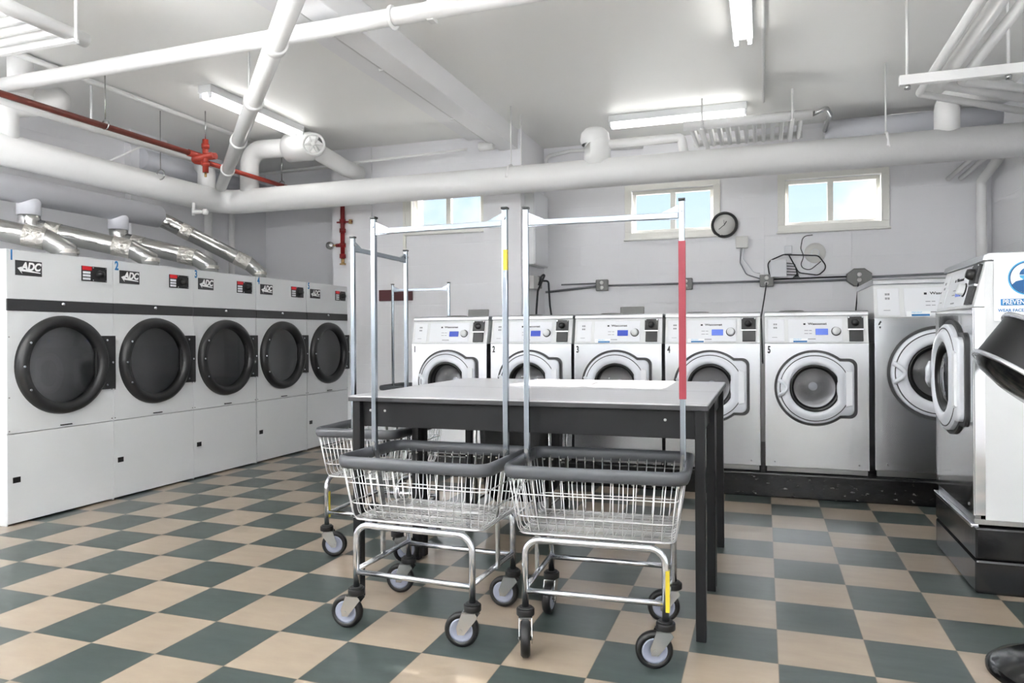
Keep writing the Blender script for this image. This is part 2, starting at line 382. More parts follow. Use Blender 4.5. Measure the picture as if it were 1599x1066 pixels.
def window(n, x0, x1, z0, z1, y, panes, label):
    # casing round the opening, sash frame set back, mullion, panes
    root = MB()
    c = 0.07
    for a, b in (((x0-c, y-0.022, z0-c), (x1+c, y, z0)), ((x0-c, y-0.022, z1), (x1+c, y, z1+c*0.8)), ((x0-c, y-0.022, z0), (x0, y, z1)), ((x1, y-0.022, z0), (x1+c, y, z1))): root.box(a, b)
    w = struct(root.build('window_%d' % n, 'cream_frame', bevel=0.004), label)
    s = MB(); f = 0.035; yy = y+0.05
    for a, b in (((x0, yy, z0), (x1, yy+0.04, z0+f)), ((x0, yy, z1-f), (x1, yy+0.04, z1)), ((x0, yy, z0+f), (x0+f, yy+0.04, z1-f)), ((x1-f, yy, z0+f), (x1, yy+0.04, z1-f))): s.box(a, b)
    s.build('window_sash', 'cream_frame', w, bevel=0.004)
    m = (panes[0][1]+panes[1][0])/2
    MB().box((m-0.026, yy-0.008, z0+f), (m+0.026, yy+0.045, z1-f)).build('mullion', 'cream_frame', w, bevel=0.003)
    MB().box((x0-c-0.01, y-0.05, z0-c-0.012), (x1+c+0.01, y, z0-c+0.008)).build('window_sill', 'cream_frame', w, bevel=0.004)
    for p in ((x0+f, m-0.026), (m+0.026, x1-f)): MB().box((p[0], yy+0.018, z0+f), (p[1], yy+0.022, z1-f)).build('window_pane', 'window_glass', w)
    return w
window(1, -1.46, -0.66, 2.29, 2.66, 4.8, ((-1.405, -1.074), (-1.039, -0.711)), 'small high window of two panes in the left back wall, crossed by the big pipe')
window(2, 0.77, 1.61, 2.215, 2.665, 5.5, ((0.828, 1.171), (1.222, 1.573)), 'small high window left of the wall clock')
window(3, 2.30, 3.16, 2.215, 2.665, 5.5, ((2.345, 2.698), (2.736, 3.104)), 'small high window right of the wall clock')
MB().box((-1.56, 4.775, 2.05), (-1.53, 4.80, 2.75)).build('trim_2', 'cream_frame', bevel=0.003)['kind'] = 'structure'

# raised black plinth under the back washers
tag(MB().box((-0.75, 3.25, 0), (4.07, 4.75, 0.172)).build('machine_plinth', 'plinth_black', bevel=0.012), 'long low black scuffed plinth carrying the back row of washers', 'plinth')
b = thing('machine_plinth', 'black two tier plinth under the washer facing left', 'plinth', (0, 0, 0))
MB().box((2.967, 1.575, 0.0), (4.05, 2.34, 0.150)).build('lower_tier', 'black_gloss', b, bevel=0.012)
MB().box((2.967, 1.575, 0.152), (4.05, 2.34, 0.290)).build('upper_tier', 'black_gloss', b, bevel=0.008)
MB().box((2.955, 1.60, 0.284), (2.985, 2.32, 0.300)).build('edge_rail', 'chrome', b, bevel=0.003)

# ------------------------------------------------------------------ washers
def door_poly(R, h, bx, c, rad=0.05, cx=0.0, cz=0.0, n=44):
    a = math.asin(h/R); o = []
    for k in range(n+1):
        t = a + (2*PI-2*a)*k/n; o.append((cx+R*math.cos(t), cz+R*math.sin(t)))
    for sx, a0 in ((-1, 270), (1, 0)):
        for k in range(7):
            t = math.radians(a0+90*k/6); o.append((cx+bx-rad+rad*math.cos(t), cz+sx*(h-rad)+rad*math.sin(t)))
    return o
def washer(num, label, loc, rz=0.0, s=1.0, disp='display_blue', hopper=False, sticker=True, group='front loading washers in the back row', white_side=False):
    r = thing('washing_machine', label, 'washing machine', loc, rz, group)
    S = lambda *v: tuple(x*s for x in v)
    hw = 0.333; H = 1.12; D = 0.78; dx, dz = -0.01, 0.59
    # body shell : front plate with the drum opening, sides, back
    m = MB(); m.holeplate(-hw*s, hw*s, 0.035*s, 0.898*s, dx*s, dz*s, 0.165*s, 0, 0.006*s)
    m.box(S(-hw, 0.006, 0.035), S(-hw+0.006, D, 0.898)); m.box(S(hw-0.006, 0.006, 0.035), S(hw, D, 0.898)); m.box(S(-hw, D-0.006, 0.035), S(hw, D, H-0.03)); m.box(S(-hw, 0.0, 0.035), S(hw, D, 0.04))
    m.build('body', 'stainless_mirror' if white_side else 'stainless', r, bevel=0.004*s)
    if white_side:
        MB().box(S(hw-0.004, 0.045, 0.02), S(hw+0.002, D, 1.085)).build('side_panel', 'enamel', r)
        MB().box(S(hw-0.003, 0.003, 0.0), S(hw+0.001, D, 0.022)).build('side_rail', 'zinc', r)
    # upper housing, leaning back at the front
    y1 = 0.055
    sec = [(0.004, 0.899), (y1-0.004, 1.088), (D, 1.088), (D, 0.899)]
    q = MB(); q.prism([(a*s, b_*s) for a, b_ in sec], -hw*s, hw*s, plane='yz'); q.build('upper_housing', 'enamel', r, bevel=0.003*s)
    MB().prism([(a*s, b_*s) for a, b_ in [(y1-0.018, 1.089), (y1-0.012, 1.112), (y1+0.004, 1.122), (D, 1.122), (D, 1.089)]], -(hw+0.003)*s, (hw+0.003)*s, plane='yz').build('top_cover', 'stainless', r, bevel=0.004*s)
    MB().box(S(-hw+0.01, 0.008, 0.0), S(hw-0.01, 0.03, 0.034)).build('kick_plate', 'stainless_dark', r, bevel=0.002)
    for sx in (-0.27, 0.27): MB().cyl(S(sx, -0.003, 0.07), S(sx, 0.002, 0.07), 0.006*s, 10).build('screw', 'stainless_dark', r)
    # control fascia in the tilted plane: build upright at origin, then lean
    th = math.atan2(y1-0.008, 0.19)
    def onp(o): o.location = Vector(S(0, 0.004, 0.899)); o.rotation_euler = (-th, 0, 0); return o
    cp = onp(MB().box(S(-0.178, -0.004, 0.012), S(0.171, 0.001, 0.172)).build('control_panel', 'panel_white', r, bevel=0.0015*s))
    sp = onp(MB().box(S(-0.314, -0.003, 0.012), S(-0.203, 0.001, 0.172)).build('instruction_panel', 'panel_white', r, bevel=0.0015*s))
    g = MB()
    for z in (0.105, 0.130):
        for k in range(2): g.box(S(-0.275+k*0.013, -0.0045, z), S(-0.264+k*0.013, -0.003, z+0.012))
    g.box(S(-0.285, -0.0045, 0.04), S(-0.25, -0.003, 0.043)); g.build('pictogram', 'decal_grey', sp)
    MB().box(S(0.0, -0.008, 0.058), S(0.080, -0.002, 0.102)).build('display', disp, cp, bevel=0.002*s)


    kn = MB(); kn.lathe([(a*s, b_*s) for a, b_ in [(0.0, -0.030), (0.022, -0.030), (0.025, -0.025), (0.026, 0.0)]], S(0.131, -0.003, 0.083), 'y', 28); kn.build('selector_knob', 'enamel', cp)
    MB().lathe([(a*s, b_*s) for a, b_ in [(0.026, -0.006), (0.0315, -0.004), (0.0315, 0.0), (0.0, 0.0)]], S(0.131, -0.003, 0.083), 'y', 28).build('knob_ring', 'black', cp)
    g = MB()
    for i in range(2):
        for j in range(2): g.box(S(-0.072+i*0.03, -0.0052, 0.066+j*0.022), S(-0.048+i*0.03-(0.006 if i else 0), -0.004, 0.070+j*0.022))
    g.box(S(-0.06, -0.0052, 0.026), S(0.0, -0.004, 0.032)); g.build('panel_print', 'decal_grey', cp)
    MB().prism([(a*s, b_*s) for a, b_ in [(-0.078, 0.130), (-0.064, 0.130), (-0.064, 0.142), (-0.078, 0.142)]], -0.0054*s, -0.004*s).build('logo_mark', 'decal_black', cp)
    text('logo_text', 'Wascomat', 0.022*s, 'decal_black', cp, S(0.012, -0.0045, 0.137), sx=1.25, ext=0.0006, bold=0.0006)
    if sticker:
        st = MB().box(S(-0.170, -0.0058, 0.004), S(-0.050, -0.004, 0.034)).build('hygiene_sticker', 'paper_white', cp)
        MB().box(S(-0.145, -0.0066, 0.006), S(-0.055, -0.0055, 0.017)).build('sticker_band', 'decal_blue', st)
        text('sticker_text', 'PREVENT', 0.013*s, 'decal_cyan', st, S(-0.118, -0.0056, 0.026), ext=0.0004)
    pb = MB(); pb.box(S(0.206, -0.014, 0.100), S(0.303, 0.001, 0.184)); pb.box(S(0.213, -0.012, 0.012), S(0.300, 0.001, 0.090))
    pb = onp(pb.build('payment_box', 'black_plastic', r, bevel=0.002*s))
    MB().box(S(0.203, -0.013, 0.090), S(0.306, 0.0, 0.099)).build('divider_strip', 'stainless', pb)
    MB().lathe([(a*s, b_*s) for a, b_ in [(0.0, -0.030), (0.018, -0.028), (0.024, -0.014), (0.0245, 0)]], S(0.252, -0.013, 0.140), 'y', 24).build('coin_dial', 'black', pb)
    g = MB()
    for q_ in (0.212, 0.297): g.cyl(S(q_, -0.016, 0.178), S(q_, -0.013, 0.178), 0.005*s, 10)
    g.build('bracket_bolt', 'stainless', pb)
    # door: seal recess, white plate, domed ring, glass
    rec = MB(); po = door_poly(0.262*s, 0.204*s, 0.270*s, 0, 0.05*s, dx*s, dz*s); pi_ = door_poly(0.246*s, 0.186*s, 0.252*s, 0, 0.042*s, dx*s, dz*s)
    o0 = [rec.bm.verts.new((a, -0.001*s, c)) for a, c in po]; o1 = [rec.bm.verts.new((a, -0.010*s, c)) for a, c in po]; i1 = [rec.bm.verts.new((a, -0.010*s, c)) for a, c in pi_]; i0 = [rec.bm.verts.new((a, -0.001*s, c)) for a, c in pi_]
    for A, B in ((o0, o1), (o1, i1), (i1, i0)):
        for j in range(len(A)): rec.bm.faces.new([A[j], A[(j+1) % len(A)], B[(j+1) % len(A)], B[j]])
    rec.build('door_seal', 'gasket', r)
    d = MB(); hole = [( (dx+0.17*math.cos(t))*s, (dz+0.17*math.sin(t))*s) for t in [0]]
    pl = door_poly(0.243*s, 0.183*s, 0.249*s, 0, 0.04*s, dx*s, dz*s)
    def ang(p): return math.atan2(p[1]-dz*s, p[0]-dx*s) % (2*PI)
    pl = sorted(pl, key=ang); rings = []
    for fac, y in ((1.0, -0.002), (1.0, -0.026), (0.975, -0.032)):
        rings.append([d.bm.verts.new(((a-dx*s)*fac+dx*s, y*s, (c-dz*s)*fac+dz*s)) for a, c in pl])
    for rr, y in ((0.222, -0.034), (0.205, -0.046), (0.185, -0.050), (0.168, -0.044), (0.160, -0.028), (0.158, -0.004)):
        rings.append([d.bm.verts.new((dx*s+rr*s*math.cos(ang(p)), y*s, dz*s+rr*s*math.sin(ang(p)))) for p in pl])
    for ri, (A, B) in enumerate(zip(rings, rings[1:])):
        for j in range(len(A)):
            f = d.bm.faces.new([A[j], A[(j+1) % len(A)], B[(j+1) % len(A)], B[j]])
            if ri >= 2: d.sm.add(f)
    door = d.build('door', 'door_white', r)
    MB().lathe([(a*s, b_*s) for a, b_ in [(0.2215, -0.0345), (0.2235, -0.0355), (0.2265, -0.0355), (0.2275, -0.0335)]], S(dx, 0, dz), 'y', 64).build('door_groove', 'gasket', door)
    hb = MB(); hb.prism([(a*s, c*s) for a, c in [(dx+0.195, dz-0.125), (dx+0.236, dz-0.115), (dx+0.236, dz+0.115), (dx+0.195, dz+0.125)]], -0.044*s, -0.030*s, inset=0.006*s); hb.build('hinge_cover', 'panel_white', door)
    h = MB(); h.tube(fillet([S(dx-0.232, -0.040, dz+0.055), S(dx-0.20, -0.058, dz+0.03), S(dx-0.175, -0.062, dz), S(dx-0.20, -0.058, dz-0.03), S(dx-0.232, -0.040, dz-0.055)], 0.02*s), 0.013*s, 8); h.build('door_handle', 'door_white', door)
    MB().lathe([(a*s, b_*s) for a, b_ in [(0.162, -0.034), (0.152, -0.040), (0.138, -0.026), (0.134, -0.010), (0.134, 0.012), (0.160, 0.012)]], S(dx, 0, dz), 'y', 48, closed=True).build('glass_rim', 'black', door)
    MB().lathe([(a*s, b_*s) for a, b_ in [(0.135, -0.004), (0.125, -0.018), (0.10, -0.030), (0.055, -0.038), (0.0, -0.040)]], S(dx, 0, dz), 'y', 48).build('door_glass', 'door_glass', door)
    dr = MB(); dr.lathe([(a*s, b_*s) for a, b_ in [(0.150, 0.05), (0.22, 0.055), (0.22, 0.17), (0.07, 0.20), (0.055, 0.17), (0.0, 0.165)]], S(dx, 0, dz), 'y', 44); drm = dr.build('drum', 'drum_metal', r)
    MB().lathe([(0.0, 0.155*s), (0.026*s, 0.157*s), (0.030*s, 0.166*s)], S(dx, 0, dz), 'y', 24).build('drum_hub', 'door_white', drm)
    MB().lathe([(a*s, b_*s) for a, b_ in [(0.166, 0.004), (0.160, 0.03), (0.140, 0.06), (0.150, 0.064)]], S(dx, 0, dz), 'y', 44).build('drum_gasket', 'black', r)
    if not white_side: text('number_decal', num, 0.070*s, 'decal_black', r, S(-0.305, -0.002, 0.852), sx=0.62, ext=0.0006, bold=0.002*s)
    # detergent hopper on the top cover
    MB().lathe([(a*s, b_*s) for a, b_ in [(0.105, 0.0), (0.100, 0.012), (0.08, 0.02), (0.0, 0.021)]], S(-0.14, 0.50, 1.121), 'z', 32).build('hopper_cap', 'box_grey', r)
    if hopper:
        MB().box(S(-0.095, 0.62, 1.12), S(0.105, 0.635, 1.20), rot=Matrix.Rotation(-0.15, 3, 'X'), piv=Vector(S(0, 0.62, 1.12))).build('hopper_lid', 'box_grey', r, bevel=0.006*s)
    return r
WL = [('1', -0.343, 'stainless washer numbered 1, leftmost of the back row', 'display_blue', True, False),
      ('2', 0.357, 'stainless washer numbered 2, seen behind two cart poles', 'display_blue', False, False),
      ('3', 1.045, 'stainless washer numbered 3 with its soap lid raised', 'display_blue', True, True),
      ('4', 1.735, 'stainless washer numbered 4 with a pale blue display', 'display_pale', False, True),
      ('5', 2.432, 'stainless washer numbered 5, right of the washer numbered 4', 'display_pale', False, True)]
for n, x, lab, dsp, hp, stk in WL: washer(n, lab, (x, 3.28, 0.178), 0, 1.0, dsp, hp, stk)
washer('6', 'large stainless washer numbered 6, taller than its row', (3.197, 3.29, 0.178), 0, 1.19, 'display_pale', False, True)
washer('7', 'stainless washer on the two tier plinth facing left with white side', (2.965, 1.955, 0.300), -PI/2, 1.065, 'display_pale', False, False, group='washer on its own plinth', white_side=True)

# paper sign on the side of the right washer
sg = thing('sign', 'white face covering notice with blue figure on the right washer side', 'sign', (0, 1.588, 0))
MB().box((3.045, 0.0, 1.195), (3.33, 0.004, 1.468)).build('sheet', 'paper_white', sg, bevel=0.001)
def ringprism(r0, r1, cx, cz, y0, y1, name, m, parent, n=48):
    q = MB(); q.lathe([(r0, y0), (r1, y0), (r1, y1), (r0, y1)], (cx, 0, cz), 'y', n, closed=True); return q.build(name, m, parent)
ringprism(0.070, 0.075, 3.172, 1.380, -0.0018, 0.0, 'outer_ring', 'decal_cyan', sg); ringprism(0.066, 0.070, 3.172, 1.380, -0.0018, 0.0, 'inner_ring', 'decal_navy', sg)
hd = [(3.172+0.032*math.cos(t), 1.394+0.030*math.sin(t)) for t in [PI*k/16 for k in range(17)]]; MB().prism(hd, -0.0018, 0.0).build('figure_hair', 'decal_navy', sg)
MB().prism([(3.172-0.032, 1.391), (3.172+0.032, 1.391), (3.172+0.029, 1.382), (3.172+0.014, 1.370), (3.172-0.014, 1.370), (3.172-0.029, 1.382)], -0.0016, 0.0).build('figure_mask', 'decal_cyan', sg)
sh = [(3.172+0.0655*math.cos(t), 1.380+0.0655*math.sin(t)) for t in [PI*(1.14+0.72*k/20) for k in range(21)]] + [(3.172+0.045, 1.366), (3.172+0.02, 1.372), (3.172-0.02, 1.372), (3.172-0.045, 1.366)]
MB().prism(sh, -0.0017, 0.0).build('figure_shoulders', 'decal_navy', sg)
MB().box((3.070, -0.0016, 1.262), (3.276, 0.0, 1.290)).build('blue_banner', 'decal_blue', sg)
text('banner_text', 'PREVENT COVID', 0.030, 'decal_white', sg, (3.076, -0.0017, 1.2755), sx=0.80, ext=0.0003, align='LEFT', bold=0.0004)
text('small_text', 'WEAR FACE COVERINGS', 0.018, 'decal_blue', sg, (3.060, -0.0006, 1.240), sx=0.98, ext=0.0003, align='LEFT', bold=0.0004)

# ------------------------------------------------------------------ dryers
def dryer(num, label, loc):
    r = thing('tumble_dryer', label, 'tumble dryer', loc, PI/2, 'tumble dryers along the left wall')
    hw = 0.370; dx, dz = -0.008, 0.968
    m = MB(); m.holeplate(-hw, hw, 0.559, 1.310, dx, dz, 0.262, 0, 0.006)
    m.box((-hw, 0.006, 0.0), (-hw+0.006, 1.0, 1.686)); m.box((hw-0.006, 0.006, 0.0), (hw, 1.0, 1.686)); m.box((-hw, 0.994, 0.0), (hw, 1.0, 1.686)); m.box((-hw, 0.0, 1.68), (hw, 1.0, 1.686))
    m.build('cabinet', 'enamel', r, bevel=0.002)
    MB().box((-hw, 0.0, 0.012), (hw, 0.012, 0.555)).build('lower_panel', 'enamel', r, bevel=0.002)
    MB().box((-hw, 0.0, 1.384), (hw, 0.012, 1.680)).build('control_door', 'enamel', r, bevel=0.002)
    bd = MB().box((-hw+0.001, -0.003, 1.311), (hw-0.001, 0.008, 1.383)).build('lint_band', 'band_grey', r, bevel=0.001)
    MB().lathe([(0.0, -0.012), (0.010, -0.010), (0.012, 0.0)], (-0.008, -0.003, 1.362), 'y', 16).build('lock', 'chrome', bd)
    MB().box((-0.338, -0.002, 0.257), (-0.291, 0.002, 0.292)).build('panel_catch', 'black', r)
    MB().box((-0.028, -0.010, 0.572), (0.050, 0.002, 0.579)).build('finger_pull', 'black', r, bevel=0.001)
    # door
    d = MB(); d.lathe([(0.245, 0.010), (0.245, -0.028), (0.256, -0.046), (0.285, -0.054), (0.312, -0.040), (0.320, -0.012), (0.320, -0.001)], (dx, 0, dz), 'y', 64, closed=False)
    door = d.build('door', 'black_plastic', r)
    MB().box((0.215, -0.026, 0.785), (0.370, -0.001, 1.155)).build('hinge_plate', 'black_plastic', door, bevel=0.003)
    MB().lathe([(0.246, -0.014), (0.10, -0.016), (0.0, -0.016)], (dx, 0, dz), 'y', 64).build('door_glass', 'smoked_glass', door)
    g = MB()
    for a in (150, 180, 210): g.cyl((dx+0.292*math.cos(math.radians(a)), -0.058, dz+0.292*math.sin(math.radians(a))), (dx+0.292*math.cos(math.radians(a)), -0.050, dz+0.292*math.sin(math.radians(a))), 0.007, 10)
    for x, z in ((0.300, 1.125), (0.345, 0.970), (0.300, 0.815)): g.cyl((x, -0.030, z), (x, -0.025, z), 0.007, 10)
    g.build('door_screw', 'chrome', door)
    MB().lathe([(0.262, 0.004), (0.262, 0.05), (0.32, 0.06), (0.32, 0.26), (0.0, 0.27)], (dx, 0, dz), 'y', 44).build('drum', 'drum_dark', r)
    # badge
    bg_ = MB().box((-0.318, -0.004, 1.530), (-0.149, 0.0, 1.622)).build('badge', 'band_grey', r, bevel=0.001)
    text('badge_letters', 'ADC', 0.066, 'decal_white', bg_, (-0.222, -0.0042, 1.585), sx=0.86, ext=0.0006, shear=0.25, bold=0.003)
    MB().prism([(-0.306, 1.574), (-0.277, 1.585), (-0.282, 1.571), (-0.160, 1.554), (-0.160, 1.549), (-0.283, 1.556), (-0.277, 1.541)], -0.0052, -0.0038).build('badge_arrow', 'decal_white', bg_)
    # control unit
    cu = MB().box((0.127, -0.006, 1.526), (0.319, 0.0, 1.628)).build('control_unit', 'black_plastic', r, bevel=0.002)
    MB().box((0.130, -0.008, 1.600), (0.200, -0.005, 1.626)).build('display', 'display_red', cu)
    g = MB()
    for k in range(3): g.box((0.134, -0.009, 1.534+k*0.021), (0.190, -0.005, 1.549+k*0.021))
    g.build('key_pad', 'panel_white', cu, bevel=0.001)
    MB().lathe([(0.0, -0.034), (0.020, -0.032), (0.026, -0.008), (0.028, 0.0)], (0.262, -0.005, 1.577), 'y', 24).build('dial', 'black', cu)
    g = MB()
    for x in (0.212, 0.310):
        for z in (1.534, 1.620): g.cyl((x, -0.008, z), (x, -0.005, z), 0.004, 8)
    g.build('unit_screw', 'chrome', cu)
    g = MB()
    for x in (-hw+0.012, hw-0.012):
        for z in (0.576, 0.780, 1.15): g.cyl((x, -0.003, z), (x, 0.001, z), 0.004, 8)
    g.build('panel_screw', 'box_grey', r)
    text('number_decal', num, 0.085, 'decal_blue', r, (-0.340, -0.0015, 1.648), sx=0.7, ext=0.0006, bold=0.003)
DW = ['white dryer numbered 1 with black round door, nearest the camera', 'white dryer numbered 2, second from the camera', 'white dryer numbered 3 in the middle of the dryer row', 'white dryer numbered 4, between the middle dryer and the last one', 'white dryer numbered 5, furthest of the row by the red sprinkler riser']
for i, y in enumerate((1.437, 2.179, 2.920, 3.669, 4.418)): dryer(str(i+1), DW[i], (-2.25, y, 0.0))

# exhaust ducts from the dryers to the white trunk duct
tr = thing('exhaust_trunk_duct', 'thick pale grey trunk duct running over the dryers', 'duct', (0, 0, 0))
MB().cyl((-3.2, -1.2, 2.255), (-3.2, 3.12, 2.255), 0.100, 32).build('duct', 'grey_duct', tr)
for y in (1.12, 1.91, 2.70): MB().cyl((-3.2, y, 2.24), (-3.2, y, 2.075), 0.080, 28).build('branch_collar', 'grey_duct', tr)
EX = [('foil taped exhaust duct nearest the camera, at the left frame edge', [(-3.2, 1.12, 2.10), (-3.2, 1.13, 1.975), (-2.66, 1.64, 1.83), (-2.60, 1.74, 1.76), (-2.60, 1.745, 1.68)]),
      ('foil taped exhaust duct leaving the trunk by the nearer branch collar', [(-3.2, 1.91, 2.10), (-3.2, 1.92, 1.985), (-2.66, 2.35, 1.84), (-2.60, 2.455, 1.77), (-2.60, 2.46, 1.68)]),
      ('short foil taped exhaust duct leaving the trunk by the further branch collar', [(-3.2, 2.70, 2.10), (-3.2, 2.71, 1.985), (-2.66, 3.02, 1.84), (-2.60, 3.115, 1.77), (-2.60, 3.12, 1.68)]),
      ('long exhaust duct sloping from the open end of the trunk duct', [(-3.20, 3.08, 2.25), (-3.14, 3.20, 2.20), (-2.66, 3.70, 1.85), (-2.60, 3.77, 1.77), (-2.60, 3.775, 1.68)])]
for i, (lab, p) in enumerate(EX):
    e = thing('exhaust_duct', lab, 'duct', (0, 0, 0), 0, 'metal exhaust ducts above the dryers')
    p = [Vector(q) for q in p]; R = 0.074 if i < 3 else 0.068
    MB().tube(fillet(p[:3], 0.09, 5)[:-1] + fillet(p[2:-1], 0.06, 4) + [p[-1]], R, 28).build('duct_pipe', 'duct_metal', e)
    t1 = (p[2]-p[1]).normalized()
    MB().tube([p[1]+t1*0.10, p[1]+t1*0.20], R+0.003, 28, caps=False).build('foil_tape', 'foil_tape', e); MB().tube([p[2]-t1*0.14, p[2]-t1*0.01], R+0.003, 28, caps=False).build('foil_tape', 'foil_tape', e)
    MB().tube([p[3]+Vector((0, 0, 0.01)), p[3]-Vector((0, 0, 0.02))], R+0.004, 28, caps=False).build('elbow_seam', 'foil_tape', e)

# ------------------------------------------------------------------ pipes, radiators, lamps
def pipe(name, label, cat, pts, r, m='white_pipe', fr=None, n=24, group=None):
    return tag(MB().tube(fillet(pts, fr, 8) if fr else pts, r, n).build(name, m), label, cat, group)
def rod(x, y, z0, z1=CZ, r=0.006, name='hanger_rod', m='white_pipe', parent=None):
    return MB().cyl((x, y, z0), (x, y, z1), r, 8).build(name, m, parent)

big = thing('insulated_main_pipe', 'fat white insulated pipe crossing the whole room and turning over the dryers', 'pipe', (0, 0, 0))
PZ = 2.535
MB().tube(fillet([(4.07, 4.0, PZ), (-3.22, 4.0, PZ), (-3.22, -2.5, PZ)], 0.20, 8), 0.122, 36).build('main_run', 'white_pipe', big)
for x in (-0.05, 2.98): 
    h = MB().tube(fillet([(x, 3.875, PZ), (x, 3.93, PZ+0.11), (x, 4.0, PZ+0.135), (x, 4.07, PZ+0.11), (x, 4.125, PZ)], 0.03), 0.012, 8).build('pipe_clip', 'white_pipe', big); rod(x, 4.0, PZ+0.13, parent=h)
rod(-0.05, 4.28, 2.6, parent=None, name='hanger_rod')['label'] = 'thin white ceiling rod just behind the main pipe clip near the pillar'
bpy.data.objects['hanger_rod.002' if 'hanger_rod.002' in bpy.data.objects else 'hanger_rod']['category'] = 'rod'

pr_ = thing('pipe_riser_valve', 'white insulated riser with elbow, valve body and hand wheel', 'valve', (0, 0, 0))
MB().tube(fillet([(-2.90, 4.0, 2.60), (-2.90, 4.0, 3.055), (-2.42, 4.0, 3.04)], 0.16, 10), 0.092, 28).build('riser', 'white_pipe', pr_)
MB().lathe([(0.0, -0.20), (0.10, -0.20), (0.135, -0.17), (0.14, 0.10), (0.11, 0.17), (0.09, 0.20)], (-2.25, 4.0, 3.03), 'x', 32).build('valve_body', 'white_pipe', pr_)
MB().cyl((-2.10, 4.0, 3.0), (-1.98, 3.80, 2.95), 0.080, 24).build('bonnet', 'white_pipe', pr_)
hwl = MB(); WC = Vector((-1.86, 3.62, 2.925)); wa = Vector((0.42, -0.90, 0)).normalized(); wu = Vector((wa.y, -wa.x, 0)); wz = Vector((0, 0, 1))
hwl.tube([WC + (wu*math.cos(2*PI*k/28) + wz*math.sin(2*PI*k/28))*0.095 for k in range(28)], 0.014, 8, closed=True)
for k in range(6): hwl.cyl(WC, WC + (wu*math.cos(PI/3*k) + wz*math.sin(PI/3*k))*0.09, 0.010, 6)
hwl.cyl(WC + wa*0.03, WC - wa*0.22, 0.020, 12); hwl.build('hand_wheel', 'white_pipe', pr_)
MB().tube([(-2.12, 4.02, 2.99), (-2.0, 4.35, 2.88), (-1.98, 4.60, 2.87)], [0.085, 0.085, 0.08], 28).build('outlet_pipe', 'white_pipe', pr_)
pipe('insulated_riser', 'fat white bent riser at the far left above the main pipe', 'pipe', [(-3.22, 1.74, 2.6), (-3.22, 1.74, 2.86), (-3.10, 2.02, 2.96), (-3.10, 2.10, 3.0)], 0.095, fr=0.10)
pipe('insulated_riser', 'fat white stub riser under the left ceiling radiator', 'pipe', [(-3.02, 1.72, 2.90), (-3.02, 1.72, 3.2)], 0.082)
pipe('insulated_riser', 'short white riser beside the red sprinkler tee', 'pipe', [(-3.30, 3.84, 2.60), (-3.30, 3.84, 2.85), (-3.6, 4.1, 2.97)], 0.085, fr=0.1)
pipe('wall_duct', 'grey horizontal duct high on the left wall behind the red pipe', 'duct', [(-3.80, 3.50, 2.93), (-3.80, 5.5, 2.93)], 0.10, 'grey_duct')

ri = thing('insulated_riser', 'white dome topped riser on the main pipe left of the ceiling radiator', 'pipe', (0, 0, 0))
MB().tube(fillet([(0.74, 4.0, 2.60), (0.74, 4.0, 2.80), (0.70, 4.0, 2.83)], 0.02), 0.115, 28).build('riser', 'white_pipe', ri)
MB().lathe([(0.115, 2.78), (0.128, 2.82), (0.118, 2.88), (0.085, 2.915), (0.0, 2.93)], (0.72, 4.0, 0), 'z', 28).build('dome', 'white_pipe', ri)
MB().tube(fillet([(0.80, 4.0, 2.775), (1.45, 4.0, 2.775), (1.47, 4.02, 2.66)], 0.03), 0.038, 18).build('side_pipe', 'white_pipe', ri)
rr_ = thing('insulated_riser', 'fat white riser at the right behind the pipe bundle', 'pipe', (0, 0, 0))
MB().tube(fillet([(3.39, 4.0, 2.6), (3.39, 4.0, 2.90), (3.76, 4.02, 2.90)], 0.1), 0.085, 28).build('riser', 'white_pipe', rr_)
MB().lathe([(0.085, 0.0), (0.07, 0.05), (0.0, 0.08)], (3.76, 4.02, 2.90), 'x', 24).build('end_cap', 'white_pipe', rr_)

di = thing('drain_pipe', 'white pipe slanting across the ceiling from the front to the left corner', 'pipe', (0, 0, 0))
A = Vector((1.10, -0.31, 2.64)); B = Vector((-3.08, 3.80, 2.655)); t = (B-A)
MB().tube([A, B], 0.052, 24).build('pipe_run', 'white_pipe', di)
for f in (0.33, 0.50, 0.68, 0.86):
    q = A + t*f; MB().tube([q - t.normalized()*0.03, q + t.normalized()*0.03], 0.062, 24).build('coupling', 'white_pipe', di)
rod(-1.42, 2.22, 2.75, parent=di)
cp_ = thing('cross_pipe', 'long white pipe crossing under the ceiling in front of the beam', 'pipe', (0, 0, 0))
MB().tube([(-3.9, 1.5, 2.885), (4.07, 1.5, 2.94)], 0.048, 24).build('pipe_run', 'white_pipe', cp_)
MB().tube([(-0.05+0.2, 1.5+0.055*math.cos(a), 2.91+0.055*math.sin(a)) for a in [2*PI*k/20 for k in range(20)]], 0.012, 8, closed=True).build('strap', 'white_pipe', cp_)
MB().box((0.36, 1.49, 2.86), (0.40, 1.55, 3.2)).build('strap_hanger', 'white_pipe', cp_, bevel=0.004)

